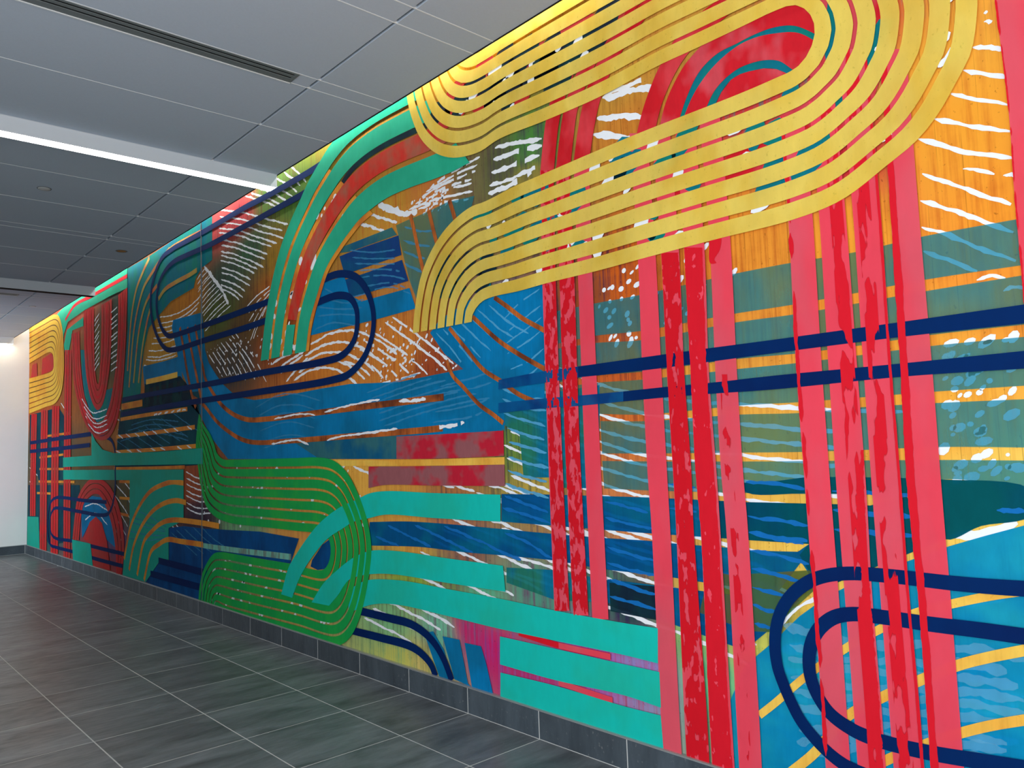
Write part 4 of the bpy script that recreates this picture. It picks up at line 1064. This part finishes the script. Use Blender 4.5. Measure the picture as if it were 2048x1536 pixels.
patch('crimson_drip','crimson',[(1.955,2.462),(1.896,2.467),(1.904,2.41),(1.935,2.371),(1.926,2.355),(1.957,2.359)],11,smooth=True)
stripes('navy_line','navy_fade',[(3.421,1.96),(3.047,1.975),(2.786,1.976)],[(3.424,1.905),(3.05,1.912),(2.789,1.919)],1,0,9)
stripes('navy_line','navy',[(2.786,1.976),(2.358,1.978),(1.991,1.979),(1.678,1.978),(1.168,1.98),(0.75,1.983)],[(2.789,1.919),(2.362,1.915),(1.995,1.918),(1.682,1.922),(1.172,1.925),(0.755,1.92)],1,0,9)
stripes('navy_line','navy_fade',[(3.428,1.826),(3.012,1.827),(2.787,1.824),(2.492,1.823)],[(3.431,1.768),(3.015,1.773),(2.79,1.77),(2.495,1.774)],1,0,9)
stripes('navy_line','navy',[(2.492,1.823),(2.24,1.825),(1.994,1.824),(1.688,1.828),(1.15,1.827),(0.762,1.829)],[(2.495,1.774),(2.243,1.776),(1.997,1.775),(1.692,1.771),(1.154,1.778),(0.766,1.77)],1,0,9)
line('navy_loop_line','navy',[(5.308,3.715),(5.74,3.695),(6.258,3.692),(6.84,3.692),(7.834,3.699),(8.461,3.725),(8.733,3.731),(9.018,3.691),(9.249,3.578),(9.333,3.424),(9.316,3.246),(9.164,3.046),(8.969,2.935),(8.78,2.911),(8.523,2.905),(7.907,2.901),(6.422,2.907),(5.695,2.92),(5.458,2.926),(5.28,2.929),(5.139,2.91),(4.962,2.847),(4.816,2.71),(4.749,2.551),(4.768,2.402),(4.887,2.25),(5.1,2.149),(5.344,2.126),(6.639,2.131),(8.766,2.148),(10.656,2.146)],.058,7)
line('navy_loop_line','navy',[(5.303,3.873),(5.502,3.852),(6.019,3.848),(6.603,3.857),(6.837,3.866),(7.966,3.869),(8.535,3.878),(8.811,3.881),(9.166,3.846),(9.386,3.72),(9.525,3.526),(9.541,3.339),(9.452,3.126),(9.247,2.914),(9.017,2.789),(8.811,2.755),(8.598,2.746),(7.908,2.748),(6.858,2.742),(6.505,2.747),(5.801,2.749),(5.535,2.76),(5.362,2.767),(5.218,2.759),(5.066,2.715),(4.984,2.63),(4.966,2.539),(4.999,2.417),(5.094,2.336),(5.234,2.291),(5.471,2.281),(5.738,2.281),(6.636,2.295),(7.398,2.293),(8.765,2.311),(9.766,2.323),(10.617,2.327)],.058,7)
line('navy_loop_line','navy',[(0.82,1.047),(0.938,1.043),(1.042,1.042),(1.27,1.046),(1.421,1.041),(1.526,1.019),(1.6,0.983),(1.678,0.914),(1.728,0.829),(1.75,0.733),(1.745,0.635),(1.723,0.567),(1.691,0.497),(1.656,0.438),(1.597,0.378),(1.533,0.333),(1.472,0.308),(1.397,0.296)],.052,9)
line('navy_loop_line','navy',[(0.832,0.891),(0.98,0.892),(1.133,0.89),(1.303,0.892),(1.418,0.888),(1.492,0.865),(1.555,0.812),(1.595,0.738),(1.606,0.643),(1.586,0.567),(1.534,0.496),(1.448,0.453),(1.357,0.437),(1.189,0.437),(1.013,0.451),(0.864,0.464)],.054,9)
line('navy_loop_line','navy',[(5.056,0.437),(4.941,0.438),(4.598,0.439),(4.397,0.437),(4.253,0.41),(4.126,0.357),(4.026,0.27),(3.95,0.157)],.055,7)
line('navy_loop_line','navy',[(5.165,0.284),(5.054,0.286),(4.765,0.291),(4.386,0.291),(4.259,0.264),(4.164,0.215),(4.114,0.15)],.055,7)
line('navy_loop_line','navy',[(11.261,1.032),(12.326,1.023),(13.629,1.033),(14.039,1.015),(14.298,0.954),(14.461,0.838),(14.534,0.604),(14.47,0.369),(14.297,0.27),(14.002,0.259),(12.978,0.266),(11.874,0.26),(10.564,0.268)],0.05,7)
line('navy_loop_line','navy',[(10.897,1.48),(10.892,1.226),(10.996,1.014),(11.146,0.901),(11.37,0.859),(12.612,0.859),(13.777,0.869),(14.128,0.841),(14.321,0.74),(14.381,0.611),(14.307,0.473),(14.107,0.407),(12.984,0.417),(11.591,0.415),(10.506,0.419)],0.05,7)
line('navy_loop_line','navy',[(15.928,1.927),(13.826,1.941),(12.047,1.948)],0.06,7)
line('navy_loop_line','navy',[(15.919,1.778),(13.819,1.785),(12.093,1.797)],0.06,7)
line('navy_loop_line','navy',[(9.255,0.443),(8.546,0.439),(7.929,0.435)],0.07,7)
line('navy_loop_line','navy',[(9.523,0.275),(8.768,0.278),(8.035,0.282)],0.07,7)
line('navy_loop_line','navy',[(11.629,1.92),(11.033,1.809),(10.9,1.64),(10.896,1.448)],0.05,5)
stripes('teal_band','teal',[(3.437,1.298),(4.073,1.294),(4.637,1.296),(4.85,1.275),(5.02,1.228),(5.279,1.158),(5.605,1.016),(5.933,0.792),(6.112,0.637),(6.243,0.416)],[(3.445,1.143),(4.08,1.136),(4.644,1.135),(4.856,1.102),(5.061,1.068),(5.218,1.013),(5.475,0.909),(5.776,0.706),(5.931,0.562),(6.047,0.41)],1,0,8)
stripes('teal_band','teal',[(3.436,0.894),(3.966,0.894),(4.501,0.898),(4.839,0.876),(5.042,0.822),(5.155,0.777),(5.332,0.689),(5.524,0.58),(5.719,0.414)],[(3.422,0.749),(3.973,0.743),(4.58,0.738),(4.845,0.713),(5.013,0.683),(5.153,0.64),(5.226,0.589),(5.3,0.523),(5.445,0.421)],1,0,8)
stripes('teal_band','teal',[(2.35,0.7),(2.558,0.696),(3.017,0.695),(3.424,0.704),(3.975,0.706),(4.509,0.705),(4.926,0.659),(5.155,0.568)],[(2.359,0.538),(2.567,0.542),(3.026,0.537),(3.519,0.534),(3.983,0.541),(4.516,0.542),(4.82,0.508),(5.161,0.406)],1,0,8)
stripes('teal_band','teal',[(2.353,0.5),(2.57,0.498),(3.028,0.495),(3.482,0.492)],[(2.354,0.338),(2.579,0.349),(3.037,0.331),(3.49,0.334)],1,0,8)
stripes('teal_band','teal',[(2.357,0.302),(2.582,0.297),(3.039,0.302),(3.488,0.289)],[(2.349,0.101),(2.593,0.108),(3.049,0.122),(3.497,0.121)],1,0,8)
line('red_dash','crimson',[(3.324,0.535),(3.027,0.516),(2.665,0.518)],.032,7.4)
line('red_dash','coral',[(3.012,0.516),(2.652,0.518)],.03,7.4)
line('red_dash','coral',[(3.023,0.323),(2.651,0.308)],.03,7.4)
patch('blue_leg','blue',[(4.231,0.4),(4.133,0.424),(4.023,0.325),(3.955,0.156),(4.082,0.156),(4.171,0.3)],5)
patch('blue_leg','blue',[(4.035,0.408),(3.864,0.413),(3.794,0.166),(3.756,0.153),(3.925,0.167),(3.988,0.303)],5)
patch('blue_leg','blue',[(3.816,0.403),(3.661,0.407),(3.615,0.306),(3.565,0.151),(3.757,0.15)],5)
stripes('emerald_stripe','green',[(8.048,2.011),(8.103,1.851),(8.132,1.668),(8.066,1.445),(8,1.27),(7.884,1.104),(7.67,1.004),(7.311,0.954),(6.653,0.951),(5.92,0.952),(5.591,0.951),(5.437,0.919),(5.409,0.846),(5.434,0.754),(5.513,0.687),(5.631,0.669),(6.084,0.68),(6.659,0.674),(7.236,0.673),(7.491,0.668),(7.674,0.64),(7.825,0.556),(7.981,0.41),(8.048,0.271),(8.075,0.15)],[(8.034,2.011),(7.916,1.894),(7.774,1.814),(7.649,1.697),(7.601,1.618),(7.444,1.549),(7.188,1.541),(6.641,1.539),(5.956,1.539),(5.549,1.538),(5.327,1.509),(5.147,1.422),(5.018,1.296),(4.921,1.163),(4.859,1.035),(4.832,0.88),(4.872,0.7),(4.93,0.54),(5.017,0.375),(5.139,0.238),(5.313,0.15),(5.942,0.136),(6.886,0.117),(7.44,0.115),(7.606,0.14)],7,.22,(7.5,7.5,7.5,7.5,8.6,8.6,8.6))
stripes('jade_stripe','jade',[(6.593,2.402),(6.484,2.779),(6.36,3.06),(6.19,3.325),(6.019,3.498),(5.819,3.657),(5.679,3.766),(5.468,3.886),(5.331,3.954),(5.108,4.025),(4.752,4.057),(4.366,4.05),(4.187,4.044)],[(5.76,2.392),(5.687,2.622),(5.558,2.82),(5.417,2.998),(5.205,3.135),(5.056,3.209),(4.919,3.268),(4.767,3.305),(4.544,3.336),(4.276,3.335),(4.005,3.318),(3.809,3.311),(3.623,3.318)],[(0,.19),(.246,.44),(.775,1)],0,8)
stripes('red_stripe','redband2',[(6.484,2.779),(6.36,3.06),(6.19,3.325),(6.019,3.498),(5.819,3.657),(5.679,3.766),(5.468,3.886),(5.331,3.954),(5.108,4.025),(4.752,4.057),(4.366,4.05),(4.187,4.044)],[(5.687,2.622),(5.558,2.82),(5.417,2.998),(5.205,3.135),(5.056,3.209),(4.919,3.268),(4.767,3.305),(4.544,3.336),(4.276,3.335),(4.005,3.318),(3.809,3.311),(3.623,3.318)],[(.52,.72)],0,8)
stripes('jade_stripe','jade',[(6.593,2.402),(6.538,2.583),(6.496,2.701)],[(5.76,2.392),(5.732,2.503),(5.704,2.608)],[(.52,.71)],0,8)
stripes('gold_stripe','orange',[(6.593,2.402),(6.484,2.779),(6.36,3.06),(6.19,3.325),(6.019,3.498),(5.819,3.657),(5.679,3.766),(5.468,3.886)],[(5.76,2.392),(5.687,2.622),(5.558,2.82),(5.417,2.998),(5.205,3.135),(5.056,3.209),(4.919,3.268),(4.767,3.305)],[(.19,.246),(.44,.52),(.72,.775),(1,1.06)],0,7.8)
stripes('dark_stripe','dark',[(5.468,3.886),(5.331,3.954),(5.108,4.025),(4.752,4.057),(4.366,4.05),(4.187,4.044)],[(4.767,3.305),(4.544,3.336),(4.276,3.335),(4.005,3.318),(3.809,3.311),(3.623,3.318)],[(.44,.50)],0,7.9)
stripes('yellow_stripe','yellow',[(4.265,2.344),(4.236,2.497),(4.153,2.714),(4.008,2.878),(3.834,2.982),(3.627,3.039),(3.49,3.038),(3.218,3.059),(3.008,3.064),(2.345,3.077),(1.896,3.073),(1.719,3.073),(1.605,3.077),(1.494,3.086),(1.437,3.131),(1.408,3.204),(1.424,3.285),(1.487,3.352),(1.586,3.366),(1.7,3.365),(1.971,3.364),(2.184,3.366),(2.544,3.348),(2.953,3.357),(3.35,3.376),(3.507,3.355),(3.646,3.366),(3.805,3.404),(3.97,3.488),(4.124,3.634),(4.204,3.778),(4.252,3.906),(4.271,4.005),(4.266,4.127)],[(3.647,2.333),(3.635,2.378),(3.585,2.422),(3.528,2.446),(3.428,2.454),(3.224,2.449),(2.982,2.454),(2.619,2.452),(2.314,2.457),(1.935,2.46),(1.53,2.462),(1.34,2.492),(1.167,2.576),(1.057,2.636),(0.98,2.707),(0.901,2.818),(0.859,2.886),(0.834,2.985),(0.823,3.127),(0.867,3.297),(0.97,3.505),(1.155,3.731),(1.434,3.874),(1.92,3.952),(2.365,3.973),(2.784,3.977),(3.007,3.977),(3.253,3.973),(3.434,3.972),(3.524,3.971),(3.577,3.983),(3.615,3.998),(3.649,4.031),(3.661,4.088)],7,.2,12)
patch('pale_blue_patch','paleblue',[(3.577,3.983),(3.434,3.972),(3.253,3.973),(3.007,3.977),(2.784,3.977),(2.365,3.973),(2.356,4.122),(3.054,4.102),(3.623,4.056)],12)
patch('blue_u_fill','teal_blue',[(12.639,3.194),(12.544,2.819),(12.4,2.518),(12.081,2.25),(11.754,2.095),(11.446,2.114),(11.176,2.298),(11.003,2.515),(11.316,2.507),(11.497,2.318),(11.734,2.265),(12.035,2.422),(12.275,2.723),(12.421,3.169)],4.5)
patch('blue_patch','blue2',[(5.718,0.738),(5.554,0.866),(5.437,0.919),(5.409,0.846),(5.434,0.754),(5.513,0.687),(5.631,0.669),(5.744,0.686)],3)
splatter('white_paint_splatter','white',[(8.051,1.545),(4.982,1.531),(4.866,1.017),(7.925,0.9)],70,.018,2.1,11)
splatter('white_paint_splatter','white',[(7.799,0.616),(5.599,0.672),(5.166,0.244),(7.804,0.158)],90,.022,2.1,12)
splatter('white_paint_splatter','white',[(6.532,2.427),(6.32,3.079),(5.53,2.935),(5.777,2.406)],34,.026,7.85,13)
splatter('white_paint_splatter','white',[(6.221,3.235),(5.422,3.836),(4.918,3.309),(5.448,3)],30,.028,7.85,14)
splatter('white_paint_splatter','white',[(3.647,3.028),(1.722,3.033),(1.618,2.477),(3.579,2.458)],34,.026,8.5,15)
splatter('teal_paint_splatter','teal_blue',[(3.647,3.028),(1.491,3.036),(1.198,2.589),(3.579,2.458)],34,.05,8.4,16)
splatter('navy_paint_splatter','dark',[(4.083,2.54),(3.909,2.834),(3.128,2.697),(3.576,2.518)],22,.05,8.4,17)
splatter('white_paint_splatter','white',[(1.396,3.167),(0.848,3.12),(0.866,2.871),(1.161,2.579)],10,.026,8.5,18)
splatter('white_paint_splatter','white',[(4.029,3.763),(3.328,3.811),(2.286,3.683),(3.087,3.481)],22,.026,8.5,19)
splatter('navy_paint_splatter','dark',[(4.029,3.763),(3.51,3.867),(2.285,3.708),(3.087,3.481)],26,.08,8.4,20)
splatter('red_paint_splatter','redband',[(4.029,3.763),(3.51,3.867),(2.285,3.708),(3.087,3.481)],26,.08,8.3,21)
strokes('pale_blue_brush_strokes','mid_sky',[(6.733,1.984),(6.273,2.061),(5.941,2.047),(5.555,1.972)],[(6.591,1.622),(6.169,1.664),(5.951,1.658),(5.645,1.602)],6,0.014,3.2,70)
strokes('pale_blue_brush_strokes','mid_sky',[(4.861,1.988),(4.53,2.031),(4.171,2.074)],[(4.679,1.744),(4.183,1.811),(3.678,1.857),(3.452,1.863)],7,0.014,3.2,71)
strokes('pale_blue_brush_strokes','mid_sky',[(3.991,1.971),(3.671,1.997),(3.444,2.02)],[(4.079,1.75),(3.682,1.768),(3.566,1.791)],4,0.014,3.2,72,gap=0.1)
strokes('pale_blue_brush_strokes','mid_sky',[(5.479,2.863),(5.148,2.731),(4.807,2.71)],[(5.626,2.564),(5.336,2.572),(4.981,2.504)],5,0.014,4.5,73)
strokes('pale_blue_brush_strokes','mid_sky',[(5.068,3.069),(4.734,2.981),(4.456,2.94)],[(4.825,2.713),(4.511,2.694),(4.294,2.607)],7,0.014,4.5,74,gap=0.1)
strokes('pale_blue_brush_strokes','mid_sky',[(4.36,3.098),(4.192,3.034),(4.003,2.99)],[(4.357,2.835),(4.258,2.783),(4.149,2.729)],4,0.02,4.5,75)
strokes('pale_blue_brush_strokes','mid_sky',[(10.354,1.984),(9.495,2.018),(8.523,1.945)],[(10.852,1.802),(9.495,1.877),(8.177,1.729)],4,0.016,3.2,76)
strokes('pale_blue_brush_strokes','mid_sky',[(8.93,0.79),(8.527,0.686),(8.054,0.572)],[(8.051,0.887),(7.737,0.785),(7.412,0.714)],5,0.014,4.5,77)
strokes('blue_brush_stroke','mid_blue',[(2.647,1.054),(2.5,1.029),(2.361,1.011)],[(2.647,1.054),(2.5,1.029),(2.361,1.011)],1,0.022,3.9,100)
strokes('blue_brush_stroke','mid_blue',[(2.652,0.975),(2.505,0.953),(2.358,0.941)],[(2.652,0.975),(2.505,0.953),(2.358,0.941)],1,0.022,3.9,101)
strokes('blue_brush_stroke','mid_blue',[(1.846,1.172),(1.722,1.154),(1.584,1.15)],[(1.846,1.172),(1.722,1.154),(1.584,1.15)],1,0.022,3.9,102)
strokes('blue_brush_stroke','mid_blue',[(1.845,1.095),(1.727,1.084),(1.584,1.061)],[(1.845,1.095),(1.727,1.084),(1.584,1.061)],1,0.022,3.9,103)
strokes('blue_brush_stroke','mid_blue',[(1.844,1.018),(1.732,1.008),(1.615,0.99)],[(1.844,1.018),(1.732,1.008),(1.615,0.99)],1,0.022,3.9,104)
strokes('blue_brush_stroke','mid_blue',[(1.846,0.941),(1.787,0.933),(1.694,0.923)],[(1.846,0.941),(1.787,0.933),(1.694,0.923)],1,0.022,3.9,105)
strokes('blue_brush_stroke','mid_blue',[(1.848,0.87),(1.792,0.857),(1.737,0.854)],[(1.848,0.87),(1.792,0.857),(1.737,0.854)],1,0.022,3.9,106)
strokes('blue_brush_stroke','mid_blue',[(1.844,0.794),(1.802,0.785),(1.769,0.785)],[(1.844,0.794),(1.802,0.785),(1.769,0.785)],1,0.022,3.9,107)
strokes('blue_brush_stroke','mid_blue',[(2.65,1.28),(2.494,1.255),(2.365,1.234)],[(2.65,1.28),(2.494,1.255),(2.365,1.234)],1,0.022,3.9,108)
strokes('blue_brush_stroke','mid_blue',[(2.651,1.201),(2.499,1.178),(2.362,1.161)],[(2.651,1.201),(2.499,1.178),(2.362,1.161)],1,0.022,3.9,109)
strokes('blue_brush_stroke','mid_blue',[(1.847,1.383),(1.707,1.377),(1.582,1.362)],[(1.847,1.383),(1.707,1.377),(1.582,1.362)],1,0.022,3.9,110)
strokes('blue_brush_stroke','mid_blue',[(1.847,1.243),(1.717,1.231),(1.579,1.213)],[(1.847,1.243),(1.717,1.231),(1.579,1.213)],1,0.022,3.9,111)
strokes('blue_brush_stroke','mid_blue',[(1.846,1.174),(1.722,1.156),(1.584,1.14)],[(1.846,1.174),(1.722,1.156),(1.584,1.14)],1,0.022,3.9,112)
strokes('blue_brush_stroke','mid_blue',[(3.427,1.294),(3.224,1.248),(3.025,1.202)],[(3.427,1.294),(3.224,1.248),(3.025,1.202)],1,0.022,3.9,113)
strokes('blue_brush_stroke','mid_blue',[(3.431,1.221),(3.227,1.187),(3.028,1.146)],[(3.431,1.221),(3.227,1.187),(3.028,1.146)],1,0.022,3.9,114)
strokes('blue_brush_stroke','mid_blue',[(3.417,1.083),(3.235,1.033),(3.038,0.965)],[(3.417,1.083),(3.235,1.033),(3.038,0.965)],1,0.022,3.9,115)
strokes('blue_brush_stroke','mid_blue',[(4.005,1.095),(3.605,1.008),(3.29,0.938)],[(4.005,1.095),(3.605,1.008),(3.29,0.938)],1,0.022,3.9,116)
strokes('blue_brush_stroke','mid_blue',[(4.31,1.08),(4.009,1.012),(3.699,0.941)],[(4.31,1.08),(4.009,1.012),(3.699,0.941)],1,0.022,3.9,117)
strokes('blue_brush_stroke','mid_blue',[(4.644,1.064),(4.355,0.998),(4.088,0.946)],[(4.644,1.064),(4.355,0.998),(4.088,0.946)],1,0.022,3.9,118)
strokes('blue_brush_stroke','mid_blue',[(4.802,0.979),(4.618,0.949),(4.501,0.932)],[(4.802,0.979),(4.618,0.949),(4.501,0.932)],1,0.022,3.9,119)
strokes('blue_brush_stroke','mid_blue',[(2.254,1.371),(2.106,1.356)],[(2.254,1.371),(2.106,1.356)],1,0.022,3.9,120)
strokes('blue_brush_stroke','mid_blue',[(2.254,1.258),(2.106,1.246)],[(2.254,1.258),(2.106,1.246)],1,0.022,3.9,121)
strokes('blue_brush_stroke','mid_blue',[(1.468,1.356),(1.307,1.35),(1.171,1.342)],[(1.468,1.356),(1.307,1.35),(1.171,1.342)],1,0.022,3.9,122)
strokes('blue_brush_stroke','mid_blue',[(1.469,1.28),(1.313,1.272),(1.172,1.267)],[(1.469,1.28),(1.313,1.272),(1.172,1.267)],1,0.022,3.9,123)
strokes('blue_brush_stroke','mid_blue',[(1.469,1.204),(1.318,1.201),(1.173,1.198)],[(1.469,1.204),(1.318,1.201),(1.173,1.198)],1,0.022,3.9,124)
strokes('blue_brush_stroke','mid_blue',[(0.897,1.297),(0.853,1.302),(0.815,1.298)],[(0.897,1.297),(0.853,1.302),(0.815,1.298)],1,0.022,3.9,125)
strokes('blue_brush_stroke','mid_blue',[(2.64,0.895),(2.509,0.876),(2.363,0.852)],[(2.64,0.895),(2.509,0.876),(2.363,0.852)],1,0.022,3.9,126)
strokes('blue_brush_stroke','mid_blue',[(2.645,0.814),(2.514,0.8),(2.36,0.785)],[(2.645,0.814),(2.514,0.8),(2.36,0.785)],1,0.022,3.9,127)
strokes('pale_blue_brush_strokes','pale_sky',[(1.73,0.801),(1.44,0.766),(1.081,0.806),(0.838,0.814)],[(1.677,0.277),(1.352,0.398),(1.108,0.443),(0.865,0.458)],9,0.04,3.3,140)
strokes('pale_blue_brush_strokes','sky_stroke',[(3.365,1.681),(3.155,1.625),(3.032,1.602)],[(3.397,1.368),(3.22,1.329),(3.048,1.299)],5,0.022,3.9,150)
strokes('pale_blue_brush_strokes','sky_stroke',[(3.406,1.917),(3.193,1.845),(3.019,1.826)],[(3.393,1.767),(3.2,1.716),(3.037,1.675)],3,0.02,3.9,151)
strokes('white_brush_strokes','white',[(10.802,1.894),(10.598,1.841)],[(8.452,1.903),(8.313,1.859)],8,0.02,5.1,152)
strokes('white_brush_strokes','white',[(10.85,1.693),(10.645,1.659)],[(8.314,1.701),(8.178,1.666)],7,0.02,5.1,153)
strokes('white_brush_strokes','white',[(9.454,2.072),(9.329,2.086)],[(8.523,2.075),(8.416,2.082)],6,0.025,5.1,154)
strokes('pale_blue_brush_strokes','mid_sky',[(10.905,1.835),(10.398,1.715),(9.929,1.603)],[(8.893,2.069),(8.347,1.899),(7.979,1.797)],8,0.014,3.3,155)
strokes('pale_blue_brush_strokes','mid_sky',[(10.151,0.985),(9.489,0.898),(8.969,0.815)],[(10.335,0.625),(9.7,0.636),(8.969,0.709)],5,0.014,6.5,156)
for rank, (ly, od, o) in enumerate(sorted(RANK, key=lambda q: (q[0], q[1]))):
    o.location.x = -0.0008 - 0.00004 * rank
box('panel_seam', -0.0008 - 0.00004 * (len(RANK) + 4), -0.0008, 7.975, 7.980, 0.157, 4.3, 'reveal_grey', mural)

# ------------------------------------------------------------------ ceiling fittings
def linear_light(y0, y1, x_end, z_bot, lit, label, mat='lamp_white'):
    t = thing('linear_light', label, 'ceiling light', ((x_end - 4.0) / 2, (y0 + y1) / 2, Z_CEIL - 0.002), 'linear lights across the ceiling')
    ln = 4.4
    o = Vector(t.location)
    v, f = [], []
    lx0, lx1 = x_end - ln - o.x, x_end - o.x
    hy = (y1 - y0) / 2
    zb = z_bot - Z_CEIL + 0.002
    w = 0.006
    # open channel: two cheeks, two ends, a top
    box_data(lx0, lx1, -hy, -hy + w, zb, 0, v, f)
    box_data(lx0, lx1, hy - w, hy, zb, 0, v, f)
    box_data(lx0, lx0 + w, -hy + w, hy - w, zb, 0, v, f)
    box_data(lx1 - w, lx1, -hy + w, hy - w, zb, 0, v, f)
    box_data(lx0 + w, lx1 - w, -hy + w, hy - w, -0.012, 0, v, f)
    link_mesh('housing', v, f, 'housing_grey', t)
    d, e = box_data(lx0 + w, lx1 - w, -hy + w, hy - w, zb - 0.001, zb + 0.012)
    link_mesh('diffuser', d, e, mat if lit else 'slot_black', t)
    return t
linear_light(5.709, 5.827, X_EDGE - 0.002, 3.679, True, 'lit linear ceiling light nearest the viewer, glowing white underside')
linear_light(10.863, 10.981, X_EDGE - 0.002, 3.668, False, 'unlit linear ceiling light, second along the corridor with dark underside')
linear_light(15.972, 16.098, X_EDGE - 0.002, 3.668, True, 'lit linear ceiling light against the far white wall', 'lamp_warm')

def slot_diffuser(y0, y1, x0, x1, label):
    t = thing('slot_diffuser', label, 'air vent', ((x0 + x1) / 2, (y0 + y1) / 2, Z_CEIL), 'slot air diffusers')
    hx, hy = (x1 - x0) / 2, (y1 - y0) / 2
    v, f = [], []
    b, near, far = 0.018, 0.016, 0.046
    box_data(-hx, hx, -hy, -hy + near, -0.004, 0.02, v, f); box_data(-hx, hx, hy - far, hy, -0.004, 0.02, v, f)
    box_data(-hx, -hx + b, -hy + near, hy - far, -0.004, 0.02, v, f); box_data(hx - b, hx, -hy + near, hy - far, -0.004, 0.02, v, f)
    link_mesh('frame', v, f, 'dark_metal', t)
    d, e = box_data(-hx + b, hx - b, -hy + near, hy - far, 0.002, 0.02)
    link_mesh('throat', d, e, 'slot_black', t)
    gap = 2 * hy - near - far
    yc = -hy + near + gap / 2
    d, e = box_data(-hx + b, hx - b, yc - 0.012, yc + 0.012, -0.003, 0.0015)
    link_mesh('blade', d, e, 'dark_metal', t)
    d, e = box_data(-hx, hx, hy + 0.0005, hy + 0.010, -0.007, -0.0025)
    link_mesh('flange', d, e, 'tee_white', t)
    return t
slot_diffuser(4.0745, 4.1985, -3.15, -0.905, 'long dark two-slot air diffuser in the near ceiling')
slot_diffuser(11.815, 11.945, -3.15, -0.93, 'distant slot air diffuser beyond the unlit linear light')

t = thing('ceiling_speaker', 'small round pale disc cover in the ceiling left of the mural', 'ceiling disc', (-1.602, 7.10, Z_CEIL))
lathe('cover', [(0.0001, -0.006), (0.036, -0.006), (0.044, -0.004), (0.047, 0.0)], 28, 'disc_white', t)
lathe('rim', [(0.047, 0.0), (0.0475, -0.003), (0.051, -0.003), (0.052, 0.0)], 28, 'reveal_grey', t)
t = thing('recessed_downlight', 'small round brass-toned recessed downlight by the mural', 'downlight', (-0.533, 8.82, Z_CEIL))
lathe('ring', [(0.046, 0.0), (0.046, -0.003), (0.058, -0.003), (0.059, 0.0)], 28, 'dark_metal', t)
lathe('reflector', [(0.0465, -0.0012), (0.030, -0.0008), (0.0001, -0.0006)], 28, 'brass_ring', t)
t = thing('sprinkler_cover', 'tiny flat sprinkler cap in the ceiling near the far end', 'sprinkler', (-0.62, 12.65, Z_CEIL))
lathe('cap', [(0.0001, -0.005), (0.034, -0.005), (0.037, 0.0)], 20, 'disc_white', t)
lathe('gap_ring', [(0.037, 0.0), (0.0375, -0.001), (0.043, -0.001), (0.0435, 0.0)], 20, 'reveal_grey', t)

# light cove in the slot between ceiling edge and mural wall
cove = thing('cove_light', 'continuous light strip hidden in the slot above the mural', 'cove light', (-0.09, 6.0, 4.03))
v, f = box_data(-0.03, 0.03, -9.5, 10.08, 0.0, 0.03)
link_mesh('channel', v, f, 'housing_grey', cove)
v, f = box_data(-0.015, 0.015, -9.49, 10.07, -0.006, -0.0005)
link_mesh('diffuser', v, f, 'cove_led', cove)
